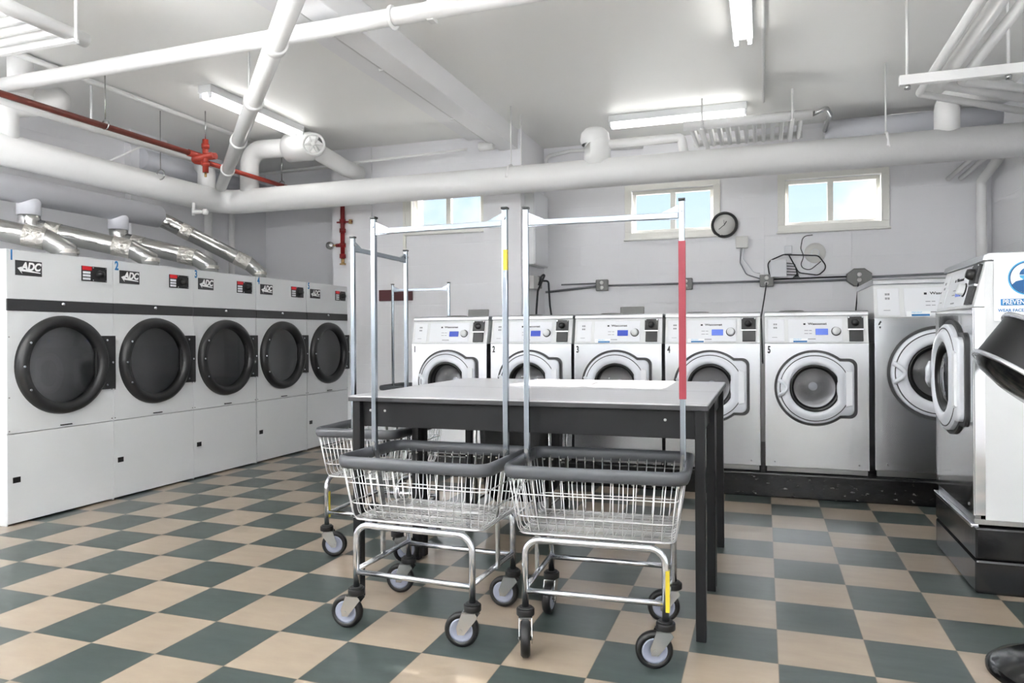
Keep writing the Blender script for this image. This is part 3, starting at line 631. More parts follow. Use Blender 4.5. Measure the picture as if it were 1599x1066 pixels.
rp = thing('sprinkler_pipe', 'red sprinkler pipe running under the ceiling on the left', 'pipe', (0, 0, 0))
MB().cyl((-2.8, -1.0, 2.80), (-2.8, 3.16, 2.80), 0.024, 16).build('upper_run', 'red_pipe', rp)
MB().cyl((-2.75, 3.20, 2.745), (-2.75, 4.77, 2.745), 0.022, 16).build('lower_run', 'red_fitting', rp)
g = MB(); g.tube(fillet([(-2.8, 3.08, 2.80), (-2.8, 3.26, 2.80), (-2.66, 3.26, 2.80)], 0.03), 0.030, 16); g.tube(fillet([(-2.66, 3.22, 2.80), (-2.86, 3.13, 2.75), (-2.75, 3.26, 2.745)], 0.02), 0.028, 16); g.build('offset_elbows', 'red_fitting', rp)
g = MB(); g.cyl((-2.72, 3.20, 2.64), (-2.72, 3.20, 2.94), 0.026, 16); g.cyl((-2.72, 3.20, 2.70), (-2.72, 3.20, 2.73), 0.034, 16); g.cyl((-2.72, 3.20, 2.86), (-2.72, 3.20, 2.90), 0.034, 16); g.build('drop_tee', 'red_fitting', rp)
MB().cyl((-2.72, 3.20, 2.60), (-2.72, 3.20, 2.64), 0.010, 10).build('sprinkler_head', 'brass', rp); MB().cyl((-2.72, 3.20, 2.94), (-2.72, 3.20, 3.2), 0.005, 10).build('hanger_rod', 'zinc', rp)
for y, zc in ((2.23, 2.80), (4.32, 2.745)):
    hg = MB(); xx = -2.8 if y < 3 else -2.75
    hg.tube([(xx, y+0.0, zc+0.012)]+[(xx+0.036*math.sin(a), y, zc+0.012-0.036*math.cos(a)) for a in [2*PI*k/16 for k in range(1, 16)]], 0.006, 8, closed=True); hg.cyl((xx, y, zc+0.05), (xx, y, CZ), 0.005, 8); hg.build('loop_hanger', 'zinc', rp)
pipe('heating_pipe', 'thin white pipe below and behind the red sprinkler pipe', 'pipe', [(-3.1, 0.2, 2.85), (-3.1, 3.8, 2.85)], 0.026)
pipe('ceiling_conduit', 'thin white pipe hugging the ceiling over the red pipe', 'pipe', [(-2.93, 0.3, 3.165), (-2.93, 4.6, 3.165)], 0.022)
h = thing('loop_hanger', 'wire loop hanger with empty ring over the dryers', 'hanger', (-3.1, 3.06, 2.62)); 
MB().tube([(0.045*math.cos(a), 0, 0.045*math.sin(a)) for a in [2*PI*k/20 for k in range(20)]], 0.006, 8, closed=True).build('ring', 'zinc', h); MB().cyl((0, 0, 0.045), (0, 0, 0.58), 0.004, 8).build('rod', 'zinc', h)
rod_ = tag(rod(-3.1, 2.36, 2.88, r=0.009), 'white ceiling rod left of the first loop hanger', 'rod')
pipe('brace_strut', 'short slanting white strut holding the thin heating pipe', 'strut', [(-3.1, 2.86, 2.83), (-3.2, 2.62, 2.655)], 0.009)
v = thing('drain_valve', 'small white drain cock under the bend of the main pipe', 'valve', (-3.05, 3.40, 2.33))
MB().cyl((0, 0, 0.09), (0, 0, -0.03), 0.016, 12).cyl((0, 0, 0), (0.10, 0.02, 0.0), 0.018, 12).build('cock', 'white_pipe', v); MB().lathe([(0.0, -0.02), (0.028, -0.014), (0.028, 0.014), (0.0, 0.02)], (0.12, 0.02, 0), 'x', 16).build('cap', 'white_pipe', v)
pipe('ceiling_conduit', 'long thin white pipe from the valve across to the beam junction box', 'pipe', [(-3.3, 4.55, 2.95), (-0.66, 4.42, 2.97)], 0.013)
pipe('wall_pipe', 'thicker vertical white pipe on the left wall behind the ducts', 'pipe', [(-3.84, 4.82, 0.2), (-3.84, 4.82, 2.9)], 0.035)
pipe('wall_pipe', 'vertical white pipe on the left wall nearer the ducts', 'pipe', [(-3.84, 4.45, 0.2), (-3.84, 4.45, 2.9)], 0.045)

# beam strip with junction box
bs = thing('beam_conduit', 'thin conduit clipped along the left edge of the ceiling beam', 'conduit', (0, 0, 0))
MB().cyl((-0.435, -4.5, 3.02), (-0.435, 4.40, 3.02), 0.014, 12).build('conduit_tube', 'white_pipe', bs)
for y in (-3, -1.5, 0, 1.2, 2.4, 3.6): MB().box((-0.455, y-0.012, 3.0), (-0.42, y+0.012, 3.045)).build('clip', 'white_pipe', bs)
MB().cyl((-0.53, 4.43, 2.985), (-0.38, 4.43, 2.985), 0.042, 20).build('junction_box', 'white_pipe', bs)

# sprinkler riser on the left pier
sr = thing('sprinkler_riser', 'bright red sprinkler riser with gauge on the wall beyond the dryers', 'pipe', (-2.28, 4.74, 0))
MB().cyl((0, 0, 1.99), (0, 0, 2.80), 0.024, 16).build('riser_pipe', 'dark_red', sr)
for z in (2.02, 2.14, 2.30, 2.40): MB().cyl((0, 0, z-0.022), (0, 0, z+0.022), 0.034, 16).build('fitting', 'dark_red', sr)
MB().cyl((0, 0, 2.14), (-0.08, 0, 2.14), 0.020, 12).build('side_branch', 'dark_red', sr)
MB().cyl((-0.075, 0, 2.14), (-0.12, -0.01, 2.14), 0.010, 10).build('gauge_stem', 'brass', sr); MB().cyl((0, 0, 1.94), (0, 0, 1.99), 0.018, 12).cyl((0, 0, 1.925), (0, 0, 1.94), 0.034, 16).build('drain_cock', 'brass', sr)
gg = MB(); gg.lathe([(0.0, -0.020), (0.040, -0.018), (0.044, 0.0), (0.044, 0.018), (0.0, 0.018)], (-0.15, -0.02, 2.14), 'y', 24); gg.build('pressure_gauge', 'zinc', sr)
MB().box((-0.07, -0.012, 2.385), (0.12, 0.012, 2.40)).build('valve_lever', 'dark_red', sr, bevel=0.002)
MB().cyl((0.10, 0, 2.37), (0.10, 0, 2.415), 0.020, 12).build('lever_knob', 'brass', sr)
tag(MB().box((-1.855, 4.775, 1.520), (-1.455, 4.80, 1.638)).build('wall_sign', 'maroon', bevel=0.003), 'plain maroon rectangular plaque on the wall left of washer 1', 'plaque')

# right side: strut hung from the ceiling with a bundle of pipes
st = thing('pipe_strut', 'slotted white strut channel hung from the ceiling carrying the pipe bundle', 'strut', (0, 0, 0))
MB().box((2.885, 2.83, 2.655), (4.07, 2.875, 2.715)).build('channel', 'white_pipe', st, bevel=0.003)
for x in (2.93, 3.46): rod(x, 2.852, 2.63, r=0.009, parent=st)
for x in (2.93, 3.46): MB().cyl((x, 2.852, 2.63), (x, 2.852, 2.655), 0.018, 6).build('nut', 'zinc', st)
pipe('bundle_pipe', 'left thin white pipe of the bundle on the strut', 'pipe', [(3.075, -2.0, 2.745), (3.085, 3.35, 2.745), (4.03, 4.08, 2.72)], 0.024, fr=0.08, group='white pipes on the strut')
pipe('bundle_pipe', 'thick white middle pipe of the bundle on the strut', 'pipe', [(3.18, -2.0, 2.765), (3.19, 3.22, 2.765), (4.02, 3.86, 2.75)], 0.042, fr=0.10, group='white pipes on the strut')
pipe('bundle_pipe', 'right white pipe of the bundle on the strut', 'pipe', [(3.29, -2.0, 2.745), (3.29, 3.18, 2.745), (4.03, 3.70, 2.76)], 0.028, fr=0.08, group='white pipes on the strut')
pipe('wall_duct', 'grey horizontal duct above the right window', 'duct', [(2.64, 5.25, 3.03), (4.07, 5.25, 3.03)], 0.115, 'grey_duct')
pipe('wall_pipe', 'vertical white pipe in the right back corner', 'pipe', [(3.95, 5.35, 0.2), (3.95, 5.35, 2.50), (4.03, 5.1, 2.66)], 0.042, fr=0.06)
for k, (a, lab) in enumerate(((3.70, 'left short slanting pipe under the main pipe in the right corner'), (3.80, 'right short slanting pipe under the main pipe in the right corner'))):
    pipe('branch_pipe', lab, 'pipe', [(a, 5.4, 2.55), (a+0.14, 5.0, 2.68), (4.07, 4.8, 2.75)], 0.022, fr=0.05)
pipe('ceiling_conduit', 'thin white conduit running along the ceiling over washers 3 and 4', 'conduit', [(2.1, -3.5, 3.187), (2.1, 4.6, 3.187)], 0.011)
pipe('wall_conduit', 'bent conduit from the pillar along the ceiling corner', 'conduit', [(-0.16, 5.46, 2.75), (-0.16, 5.46, 3.10), (0.10, 5.47, 3.14), (0.9, 5.47, 3.12)], 0.020, fr=0.06)

def radiator(label, loc, rz, ln, dp, nf, rodpos):
    r = thing('ceiling_radiator', label, 'radiator', loc, rz)
    MB().tube([(-ln/2-0.03, 0, 0), (ln/2+0.05, 0, 0)], 0.042, 20).build('header', 'white_pipe', r)
    MB().tube([(-ln/2, dp, 0), (ln/2, dp, 0)], 0.030, 20).build('rear_header', 'white_pipe', r)
    for k in range(nf):
        x = -ln/2 + ln*(k+0.5)/nf
        MB().box((x-ln/nf*0.25, 0.0, -0.045), (x+ln/nf*0.25, dp, 0.035)).build('section', 'white_pipe', r, bevel=0.012)
    for x in rodpos:
        q = MB().box((x-0.018, -0.05, -0.055), (x+0.018, dp+0.05, -0.036)).build('support_bar', 'white_pipe', r, bevel=0.003); MB().cyl((x, -0.045, -0.05), (x, -0.045, CZ-loc[2]), 0.009, 8).build('hanger_rod', 'white_pipe', q)
    return r
radiator('white column radiator hung flat below the ceiling at the back', (1.95, 4.42, 2.985), 0, 0.98, 0.62, 13, (-0.36, 0.38))
radiator('white column radiator hung under the ceiling at the top left corner', (-1.70, 0.55, 2.90), PI/2, 1.10, 0.80, 12, (0.50, -0.3))
pipe('radiator_feed', 'curved feed pipe and valve at the right end of the back ceiling radiator', 'pipe', [(2.49, 4.42, 2.985), (2.60, 4.44, 3.03), (2.64, 4.6, 3.02), (2.64, 5.14, 3.03)], 0.020, 'zinc', fr=0.04)

def lamp(label, loc, rz, group='fluorescent ceiling fixtures', tm='tube_light'):
    r = thing('fluorescent_fixture', label, 'ceiling light', loc, rz, group)
    MB().box((-0.62, -0.065, -0.065), (0.62, 0.065, 0.0)).build('housing', 'enamel', r, bevel=0.004)
    for s_ in (-1, 1):
        MB().cyl((-0.595, s_*0.043, -0.088), (0.595, s_*0.043, -0.086), 0.014, 16).build('tube', tm, r)
    g = MB()
    for a in (-0.612, 0.600):
        for s_ in (-1, 1): g.box((a, s_*0.043-0.014, -0.105), (a+0.012, s_*0.043+0.014, -0.06))
    g.build('lamp_holder', 'panel_white', r)
    return r
lamp('lit fluorescent fixture above the dryers', (-2.22, 3.27, CZ), PI/2)
lamp('lit fluorescent fixture beside the back ceiling radiator', (1.34, 4.63, CZ), 0)
lamp('lit fluorescent fixture at the top edge over the table', (1.97, 2.42, CZ), PI/2)
for i, (x, y, lab) in enumerate(((-2.2, -0.9, 'added fill uplight behind the camera on the left'), (0.3, -2.35, 'added fill uplight behind the camera in the middle'), (3.0, -2.9, 'added fill uplight behind the camera on the right'), (-2.9, -3.2, 'added fill uplight near the front wall on the left'), (-1.5, -2.4, 'added fill uplight near the front wall left of the middle'), (-2.75, -1.6, 'added fill uplight by the left wall behind the camera'), (0.7, -3.2, 'added fill uplight near the front wall right of the middle'), (2.6, -3.2, 'added fill uplight near the front wall on the right'), (1.7, -4.0, 'added fill uplight closest to the front wall'), (-1.2, -1.7, 'added fill uplight left of the beam behind the camera'))):  # unseen uplights added to brighten ceiling and walls evenly
    hl_ = lamp(lab, (x, y, CZ-1.45), PI/2, tm='fill_tube_light'); hl_.rotation_euler = (PI, 0, PI/2)
    for q_ in (-0.5, 0.5): MB().cyl((q_, 0, -0.005), (q_, 0, -1.45), 0.006, 8).build('hanger_rod', 'white_pipe', hl_)

# ------------------------------------------------------------------ things on the back wall
c = thing('wall_clock', 'round black rimmed wall clock between the windows', 'clock', (1.720, 5.476, 2.25))
MB().lathe([(0.0, -0.012), (0.105, -0.012), (0.105, 0.0)], (0, 0, 0), 'y', 40).build('dial', 'beige_white', c)
MB().lathe([(0.105, -0.014), (0.115, -0.035), (0.130, -0.030), (0.134, -0.002), (0.105, -0.002)], (0, 0, 0), 'y', 40, closed=True).build('rim', 'black_plastic', c)
MB().bar((0, -0.016, 0), (-0.055, -0.016, -0.045), 0.006, 0.003, up=(0, 1, 0)).build('minute_hand', 'black', c)
MB().bar((0, -0.018, 0), (0.022, -0.018, 0.035), 0.008, 0.003, up=(0, 1, 0)).build('hour_hand', 'black', c)
MB().bar((0, -0.020, -0.01), (-0.006, -0.020, 0.05), 0.003, 0.002, up=(0, 1, 0)).build('second_hand', 'black', c)

def outlet(label, x, z, w=0.13, h=0.12, y=5.5, m='box_grey', receptacles=True, name='outlet_box', oct_=False):
    r = thing(name, label, 'electrical box', (x, y, z))
    if oct_: MB().prism([(w/2*math.cos(PI/8+PI/4*k)*1.5, h/2*math.sin(PI/8+PI/4*k)*1.15) for k in range(8)], -0.05, 0.0, inset=0.008).build('box', m, r)
    else: MB().box((-w/2, -0.055, -h/2), (w/2, 0, h/2)).build('box', m, r, bevel=0.008)
    if receptacles:
        for dz in (-0.026, 0.026): MB().lathe([(0.0, -0.006), (0.020, -0.005), (0.021, 0.0)], (0, -0.055 if not oct_ else -0.05, dz), 'y', 16).build('receptacle', 'beige_white', r)
    return r
outlet('grey outlet box on the conduit above washer 3', 0.454, 1.672)
outlet('grey outlet box half hidden by the red taped pole', 1.335, 1.662)
outlet('grey outlet box with a plug above the gap between washers 4 and 5', 2.122, 1.672)
outlet('wide octagonal grey outlet box above washer 5', 2.962, 1.680, 0.16, 0.16, oct_=True)
outlet('small beige junction box below the wall clock', 1.888, 2.065, 0.12, 0.12, m='beige_white', receptacles=False, name='junction_box')
for a, b_, r_, m_, lab in (((-0.18, 5.478, 1.615), (0.39, 5.478, 1.662), 0.013, 'cable_grey', 'grey conduit sloping gently from the pillar to the first outlet box'),
    ((0.52, 5.478, 1.668), (1.27, 5.478, 1.668), 0.011, 'cable_grey', 'grey conduit above washer 3 between two outlet boxes'),
    ((1.40, 5.478, 1.668), (2.06, 5.478, 1.668), 0.011, 'cable_grey', 'grey conduit above washer 4 ending at the plugged outlet box'),
    ((2.19, 5.478, 1.655), (2.87, 5.478, 1.660), 0.011, 'cable_grey', 'grey conduit from the plugged box to the octagonal box'),
    ((3.05, 5.478, 1.68), (4.05, 5.478, 1.70), 0.011, 'cable_grey', 'grey conduit right of the octagonal outlet box'),
    ((2.19, 5.47, 1.685), (2.86, 5.47, 1.690), 0.008, 'cable_black', 'thin black cable clipped just above the grey conduit below the network box'),
    ((0.0, 5.475, 1.69), (0.39, 5.475, 1.695), 0.008, 'cable_grey', 'thin grey cable above the sloping conduit beside the pillar')):
    tag(MB().cyl(a, b_, r_, 12).build('wall_conduit', m_), lab, 'conduit')
tag(MB().box((2.10, 5.488, 1.715), (2.90, 5.5, 2.125)).build('backing_board', 'painted_block', bevel=0.003), 'white painted backing board below the right window behind the wireless disc', 'board')
wd = thing('wireless_dome', 'round white wireless disc on the wall under the right window', 'wireless disc', (2.572, 5.5, 1.931))
MB().lathe([(0.0, -0.040), (0.06, -0.036), (0.095, -0.018), (0.105, 0.0)], (0, 0, 0), 'y', 40).build('shell', 'beige_white', wd)
MB().lathe([(0.030, -0.040), (0.034, -0.0415), (0.038, -0.039)], (0, 0, 0), 'y', 30).build('indicator_ring', 'panel_white', wd)
nb = thing('network_box', 'white network box with a bundle of cables by outlet boxes', 'network box', (2.235, 5.5, 1.79))
MB().box((-0.075, -0.06, -0.085), (0.075, 0, 0.085)).build('box', 'panel_white', nb, bevel=0.005)
g = MB()
for k in range(5):
    z = 0.05-0.028*k; g.tube(fillet([(0.073, -0.03, z), (0.15+0.01*k, -0.04, z-0.01), (0.17, -0.02, -0.06), (0.12+0.02*k, -0.02, -0.11)], 0.02), 0.004, 6)
g.build('cables', 'cable_black', nb)
tag(MB().box((2.29, 5.455, 1.93), (2.36, 5.5, 2.01)).build('wall_adapter', 'panel_white', bevel=0.005), 'small white adapter above the network box', 'adapter')
def cable(name, label, pts, r=0.004, m='cable_black'): return tag(MB().tube(fillet(pts, 0.06, 6), r, 8).build(name, m), label, 'cable')
cable('cable', 'black cable looping round the wireless disc', [(2.15, 5.46, 1.72), (2.13, 5.47, 1.86), (2.28, 5.47, 1.925), (2.60, 5.44, 1.90), (2.68, 5.44, 1.78), (2.60, 5.45, 1.71), (2.42, 5.46, 1.74), (2.33, 5.46, 1.92)], 0.006)
cable('cable', 'black cable hanging from the right window sill', [(2.55, 5.46, 2.105), (2.46, 5.48, 2.10), (2.44, 5.48, 1.98), (2.47, 5.48, 1.90), (2.43, 5.48, 1.80), (2.52, 5.48, 1.76), (2.62, 5.42, 1.84)])
cable('power_cord', 'power cord hanging down between washers 4 and 5', [(2.12, 5.43, 1.65), (2.10, 5.40, 1.50), (2.07, 5.0, 1.30), (2.083, 4.2, 0.90)], 0.006)
cable('power_cord', 'power cord below the octagonal outlet box', [(2.95, 5.44, 1.62), (2.93, 5.43, 1.40), (2.90, 5.40, 1.10)], 0.006)
cable('power_cord', 'power cord behind washer 4 below the half hidden outlet box', [(1.33, 5.44, 1.62), (1.31, 5.42, 1.40), (1.30, 5.40, 1.10)], 0.006)
cable('cable', 'grey cable from the junction box below the clock to the conduit', [(1.88, 5.46, 2.01), (1.87, 5.46, 1.86), (1.93, 5.47, 1.74), (2.07, 5.47, 1.69)], 0.006, 'cable_grey')
cable('cable', 'thin white cable sagging from the junction box to the network box', [(1.90, 5.46, 2.01), (1.90, 5.47, 1.90), (2.0, 5.48, 1.76), (2.06, 5.48, 1.75)], 0.005, 'panel_white')

eb = thing('wall_cabinet', 'tall narrow white metal cabinet on the side of the pillar', 'cabinet', (-0.2, 0, 0))
MB().box((0.0, 4.82, 1.86), (0.10, 5.30, 2.62)).build('case', 'enamel', eb, bevel=0.004)
MB().box((0.10, 4.83, 1.87), (0.108, 5.29, 2.61)).build('lid', 'panel_white', eb, bevel=0.002)
po = thing('outlet_box', 'white outlet box with black plugs on the pillar side', 'electrical box', (-0.2, 5.12, 1.70))
MB().box((0.0, -0.16, -0.08), (0.05, 0.02, 0.06)).build('box', 'beige_white', po, bevel=0.006); MB().box((0.0, 0.06, -0.06), (0.04, 0.16, 0.07)).build('second_box', 'box_grey', po, bevel=0.005)
cable('power_cord', 'black power cord looping out of the pillar outlet and down', [(-0.13, 5.06, 1.66), (-0.10, 5.06, 1.76), (-0.07, 5.10, 1.78), (-0.12, 5.0, 1.60), (-0.13, 4.98, 1.40), (-0.13, 4.95, 1.10)], 0.011)
cable('power_cord', 'black power cord slanting down to washer 2', [(-0.14, 5.24, 1.72), (-0.08, 5.25, 1.72), (-0.02, 5.1, 1.45), (0.06, 5.0, 1.10)], 0.010)

# ------------------------------------------------------------------ folding tables
def table(label, x0, x1, y0, y1):
    r = thing('laundry_table', label, 'table', ((x0+x1)/2, (y0+y1)/2, 0), 0, 'folding tables pushed together')
    hx = (x1-x0)/2; hy = (y1-y0)/2; Z = 0.885
    MB().box((-hx, -hy, Z-0.022), (hx, hy, Z)).build('tabletop', 'laminate', r, bevel=0.003)
    MB().box((-hx-0.002, -hy-0.002, Z-0.024), (hx+0.002, hy+0.002, Z-0.006)).build('edge_band', 'band_grey', r, bevel=0.002)
    for sy in (-1, 1): 
        a = MB().box((-hx+0.05, sy*(hy-0.045)-0.010, Z-0.135), (hx-0.05, sy*(hy-0.045)+0.010, Z-0.024)).build('apron', 'table_black', r, bevel=0.002)
        for x in (-hx+0.09, -hx+0.16, hx-0.16, hx-0.09): MB().cyl((x, sy*(hy-0.045)-0.014, Z-0.065), (x, sy*(hy-0.045)-0.008, Z-0.065), 0.006, 8).build('bolt', 'zinc', a)
    for sx in (-1, 1): MB().box((sx*(hx-0.045)-0.010, -hy+0.05, Z-0.135), (sx*(hx-0.045)+0.010, hy-0.05, Z-0.024)).build('end_rail', 'table_black', r, bevel=0.002)
    for sx in (-1, 1):
        for sy in (-1, 1):
            cx, cy = sx*(hx-0.030), sy*(hy-0.030)
            MB().box((cx-0.019, cy-0.019, 0), (cx+0.019, cy+0.019, Z-0.024)).build('leg', 'table_black', r, bevel=0.003)
    return r
table('white topped black folding table nearer the camera, behind the two carts', 0.372, 1.895, 0.690, 1.300)
table('white topped black folding table further back, nearer the washers', 0.372, 1.895, 1.308, 1.985)

# ------------------------------------------------------------------ laundry carts
def caster(parent, x, y, a):       # a = trailing direction
    z = 0.145
    c = MB(); c.cyl((x, y, z-0.012), (x, y, z+0.012), 0.033, 20).cyl((x, y, z+0.010), (x, y, z+0.018), 0.026, 20); cs = c.build('caster', 'rubber_black', parent, bevel=0.003)
    t = Vector((math.cos(a), math.sin(a), 0)); s_ = Vector((-t.y, t.x, 0)); o = Vector((x, y, 0)); wc = o + t*0.040 + Vector((0, 0, 0.0635))
    f = MB()
    for sg_ in (-1, 1):
        k = s_*sg_*0.021; p = [o+k-t*0.012+Vector((0, 0, z-0.012)), o+k+t*0.034+Vector((0, 0, z-0.012)), wc+k+t*0.016+Vector((0, 0, 0.012)), wc+k+t*0.012-Vector((0, 0, 0.014)), wc+k-t*0.012-Vector((0, 0, 0.014)), o+k-t*0.024+Vector((0, 0, z-0.03))]
        q = [v_+s_*sg_*0.003 for v_ in p]; A_ = [f.bm.verts.new(v_) for v_ in p]; B_ = [f.bm.verts.new(v_) for v_ in q]
        for j in range(6): f.bm.faces.new([A_[j], A_[(j+1) % 6], B_[(j+1) % 6], B_[j]])
        f.bm.faces.new(A_[::-1]); f.bm.faces.new(B_)
    f.bar(o-t*0.014+Vector((0, 0, z-0.014)), o+t*0.034+Vector((0, 0, z-0.014)), 0.048, 0.006); f.cyl(wc-s_*0.026, wc+s_*0.026, 0.007, 10)
    f.build('fork', 'zinc', cs)
    prof = [(0.044, -0.015), (0.056, -0.017), (0.0635, -0.009), (0.0635, 0.009), (0.056, 0.017), (0.044, 0.015)]
    def ring(prof, m, name, n=36):
        w = MB(); rings = []
        for r_, h_ in prof: rings.append([w.bm.verts.new(wc + s_*h_ + (t*math.cos(2*PI*k/n)+Vector((0, 0, 1))*math.sin(2*PI*k/n))*r_) for k in range(n)])
        for A_, B_ in zip(rings, rings[1:]+rings[:1]):
            for j in range(n): w.sm.add(w.bm.faces.new([A_[j], A_[(j+1) % n], B_[(j+1) % n], B_[j]]))
        return w.build(name, m, cs)
    ring(prof, 'rubber_black', 'tyre'); ring([(0.006, -0.013), (0.028, -0.010), (0.036, -0.014), (0.0445, -0.015), (0.0445, 0.015), (0.036, 0.014), (0.028, 0.010), (0.006, 0.013)], 'wheel_grey', 'wheel')
def cart(label, loc, rz, angles, marks=()):
    r = thing('laundry_cart', label, 'laundry cart', loc, rz, 'wire laundry carts with hanging rails')
    # basket
    w = MB(); TX, TY, BX, BY = 0.312, 0.222, 0.280, 0.185; zt, zb = 0.640, 0.422; wr = 0.0021; lerp = lambda a, b_, f: a+(b_-a)*f
    def wire(p, r_=wr, fr=0.03): w.tube(fillet(p, fr, 3), r_, 5)
    n = 17
    for k in range(n):
        f = k/(n-1)*2-1; xb = f*(BX-0.012); xt = f*(TX-0.02)
        wire([(xt, -TY, zt), (xb, -BY, zb), (xb, BY, zb), (xt, TY, zt)])
    n = 10
    for k in range(n):
        f = k/(n-1)*2-1; yb = f*(BY-0.01); yt = f*(TY-0.02)
        wire([(-TX, yt, zt), (-BX, yb, zb), (BX, yb, zb), (TX, yt, zt)])
    for k in range(5):
        f = (k-2)/2.0; wire([(-BX, f*(BY-0.03)+0.012, zb-0.003), (BX, f*(BY-0.03)+0.012, zb-0.003)], 0.0016)
    for k in range(22):
        f = (k+0.5)/22*2-1; w.tube([(-BX, f*BY, zb+0.003), (BX, f*BY, zb+0.003)], 0.0013, 4)
    for f, r_ in ((0.0, 0.0035), (0.30, 0.0026), (0.68, 0.0026)):
        z = lerp(zb, zt, f); w.tube([Vector((a, b_, z)) for a, b_ in rrect(lerp(BX, TX, f), lerp(BY, TY, f), 0.04)], r_, 6, closed=True)
    w.build('basket', 'wire', r)
    # bumper rim
    sec = [(-0.010, -0.024), (0.006, -0.024), (0.013, -0.010), (0.014, 0.008), (0.009, 0.019), (0.0, 0.023), (-0.010, 0.021)]
    MB().tube([Vector((a, b_, 0.654)) for a, b_ in rrect(0.320, 0.230, 0.055, 8)], 0.02, closed=True, sec=sec).build('rim_bumper', 'rubber_grey', r)
    g = MB()
    for k in range(17):
        x = (k/16*2-1)*0.28
        for sy in (-1, 1): g.cyl((x, sy*0.217, 0.625), (x, sy*0.205, 0.625), 0.004, 6)
    g.build('rivet', 'zinc', r)
    # frame
    for sy in (-1, 1):
        MB().tube(fillet([(-0.25, sy*0.203, 0.150), (-0.25, sy*0.203, 0.406), (0.25, sy*0.203, 0.406), (0.25, sy*0.203, 0.150)], 0.055, 8), 0.0125, 16).build('frame_hoop', 'chrome', r)
        MB().cyl((-0.25, sy*0.203, 0.220), (0.25, sy*0.203, 0.220), 0.0105, 14).build('stretcher', 'chrome', r)
    for sx in (-1, 1): MB().cyl((sx*0.25, -0.203, 0.228), (sx*0.25, 0.203, 0.228), 0.0105, 14).build('stretcher', 'chrome', r)
    for (sx, sy), a in zip(((-1, -1), (1, -1), (1, 1), (-1, 1)), angles): caster(r, sx*0.25, sy*0.203, a-rz)
    # hanging rail
    for sx in (-1, 1):
        p = MB(); p.bar((sx*0.300, 0.012, 0.660), (sx*0.300, 0.012, 1.640), 0.021, 0.021); pole = p.build('pole', 'pole_metal', r, bevel=0.003)
        MB().bar((sx*0.300, 0.012, 0.700), (sx*0.262, 0.012, 0.43), 0.030, 0.008, up=(1, 0, 0)).bar((sx*0.262, 0.012, 0.435), (sx*0.262, 0.012, 0.225), 0.024, 0.010, up=(1, 0, 0)).build('pole_strap', 'zinc', pole)
        MB().box((sx*0.300-0.0125, -0.001, 1.640), (sx*0.300+0.0125, 0.025, 1.648)).build('pole_cap', 'black', pole)
        MB().prism([(sx*0.288, 1.625), (sx*0.288, 1.570), (sx*0.228, 1.572), (sx*0.228, 1.598)], 0.006, 0.018).build('corner_gusset', 'pole_metal', pole)
        MB().cyl((sx*0.300, -0.004, 0.69), (sx*0.300, 0.0, 0.69), 0.008, 10).cyl((sx*0.300, -0.004, 1.605), (sx*0.300, 0.0, 1.605), 0.006, 10).build('pole_bolt', 'zinc', pole)
    MB().bar((-0.288, 0.012, 1.585), (0.288, 0.012, 1.585), 0.018, 0.024).build('crossbar', 'pole_metal', r, bevel=0.003)
    for kind, x, y, z0, z1 in marks:
        if kind == 'leg': MB().box((x+0.001, y-0.0145, z0), (x+0.0145, y+0.004, z1)).build('tape_band', 'yellow', r)['label'] = 'yellow label wrapped round the leg'
        elif kind == 'red': MB().box((x-0.0127, -0.0009, z0), (x+0.0127, 0.0249, z1)).build('tape_band', 'red_tape', r)['label'] = 'pink red tape wrapped round the pole'
        else: MB().box((x-0.003, -0.0012, z0), (x+0.0128, 0.012, z1)).build('tape_band', 'yellow', r)['label'] = 'yellow sticker on the pole'
    return r
d2 = math.radians
cart('wire laundry cart at the front left of the table', (0.828, 0.620, 0), d2(-2), [d2(185), d2(190), d2(182), d2(186)], [('stk', 0.300, 0, 1.40, 1.48)])
cart('wire laundry cart at the front right with red taped pole and yellow leg label', (1.507, 0.650, 0), d2(3), [d2(-72), d2(196), d2(190), d2(-88)], [('leg', 0.25, -0.203, 0.195, 0.335), ('red', 0.300, 0, 0.905, 1.49)])
cart('wire laundry cart turned end on beside the left end of the table', (0.122, 1.430, 0), d2(92), [d2(40), d2(175), d2(160), d2(20)], [('leg', -0.25, 0.203, 0.20, 0.335)])
cart('wire laundry cart furthest back, in front of the maroon plaque', (-1.033, 4.130, 0), 0.0, [d2(180), d2(200), d2(170), d2(180)])

# black laundry bag on its frame under the table
bgc = thing('laundry_hamper', 'black cloth laundry hamper on a metal frame behind the table', 'hamper', (0.60, 2.36, 0))
q = MB(); rings = []
for z, hx, hy, wv in ((0.10, 0.17, 0.15, 0.0), (0.16, 0.21, 0.18, 0.006), (0.35, 0.225, 0.19, 0.010), (0.55, 0.235, 0.195, 0.008), (0.70, 0.240, 0.200, 0.004), (0.74, 0.240, 0.200, 0.0)):
    rings.append([q.bm.verts.new((a*(1+wv*3*math.sin(i*1.9)), b_*(1+wv*3*math.cos(i*2.3)), z)) for i, (a, b_) in enumerate(rrect(hx, hy, 0.06, 6))])
for A_, B_ in zip(rings, rings[1:]):
    for j in range(len(A_)): q.sm.add(q.bm.faces.new([A_[j], A_[(j+1) % len(A_)], B_[(j+1) % len(A_)], B_[j]]))
q.bm.faces.new(rings[0][::-1]); q.build('cloth_bag', 'bag_black', bgc)
g = MB()
g.tube([Vector((a, b_, 0.745)) for a, b_ in rrect(0.245, 0.205, 0.06, 6)], 0.010, 8, closed=True)
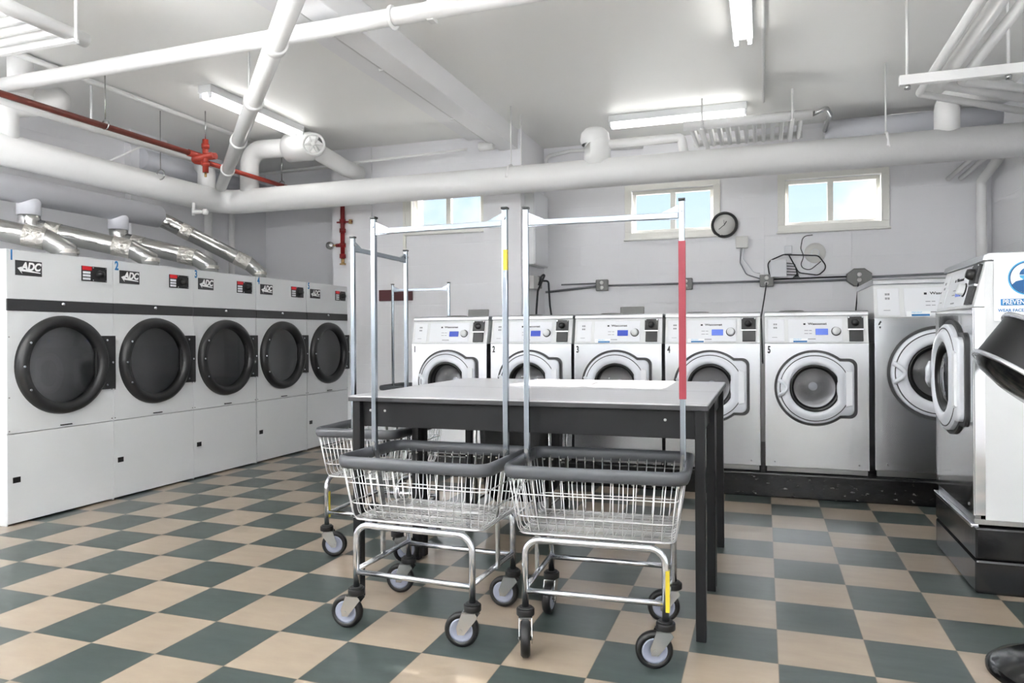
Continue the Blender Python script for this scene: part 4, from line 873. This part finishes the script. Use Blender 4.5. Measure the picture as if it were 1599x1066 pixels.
for sx in (-1, 1):
    for sy in (-1, 1): g.cyl((sx*0.245, sy*0.19, 0.06), (sx*0.245, sy*0.19, 0.745), 0.010, 10)
    g.cyl((sx*0.245, -0.19, 0.10), (sx*0.245, 0.19, 0.10), 0.009, 10)
g.build('frame', 'zinc', bgc)
for sx in (-1, 1):
    for sy in (-1, 1): MB().lathe([(0.0, -0.012), (0.026, -0.012), (0.03, 0), (0.026, 0.012), (0.0, 0.012)], (sx*0.245, sy*0.19, 0.03), 'x', 18).build('wheel', 'rubber_black', bgc)

# black metal drum on pedestal at the right edge
dp = thing('drum_fan', 'black metal drum tilted on a round black pedestal at the right edge', 'drum fan', (3.04, 0.78, 0))
MB().lathe([(0.235, 0.0), (0.235, 0.012), (0.215, 0.030), (0.15, 0.058), (0.05, 0.072), (0.026, 0.085), (0.0, 0.085)], (0, 0, 0), 'z', 48).build('pedestal_base', 'black_gloss', dp)
MB().cyl((0.02, 0, 0.07), (0.02, 0, 0.95), 0.022, 20).build('pole', 'black_plastic', dp)
def tilt(o): o.location = (-0.05, -0.02, 1.017); o.rotation_euler = DRUM_ROT; return o
DRUM_ROT = (0, d2(36), 0)
RD = 0.21; hl = 0.076
dh = tilt(MB().lathe([(RD, -hl), (RD, hl)], (0, 0, 0), 'z', 56).build('drum_shell', 'dark_steel', dp))
MB().lathe([(RD-0.004, hl-0.008), (RD+0.008, hl-0.008), (RD+0.010, hl), (RD+0.008, hl+0.008), (RD-0.004, hl+0.008)], (0, 0, 0), 'z', 56, closed=True).build('upper_rim', 'chrome', dh)
MB().lathe([(RD-0.004, -hl-0.008), (RD+0.008, -hl-0.008), (RD+0.010, -hl), (RD+0.008, -hl+0.008), (RD-0.004, -hl+0.008)], (0, 0, 0), 'z', 56, closed=True).build('lower_rim', 'chrome', dh)
MB().lathe([(RD, -hl), (RD*0.85, -hl-0.030), (RD*0.5, -hl-0.048), (0.0, -hl-0.052)], (0, 0, 0), 'z', 56).build('front_cover', 'black_gloss', dh)
MB().lathe([(RD, hl), (RD*0.85, hl+0.015), (0.0, hl+0.02)], (0, 0, 0), 'z', 56).build('rear_cover', 'black_gloss', dh)
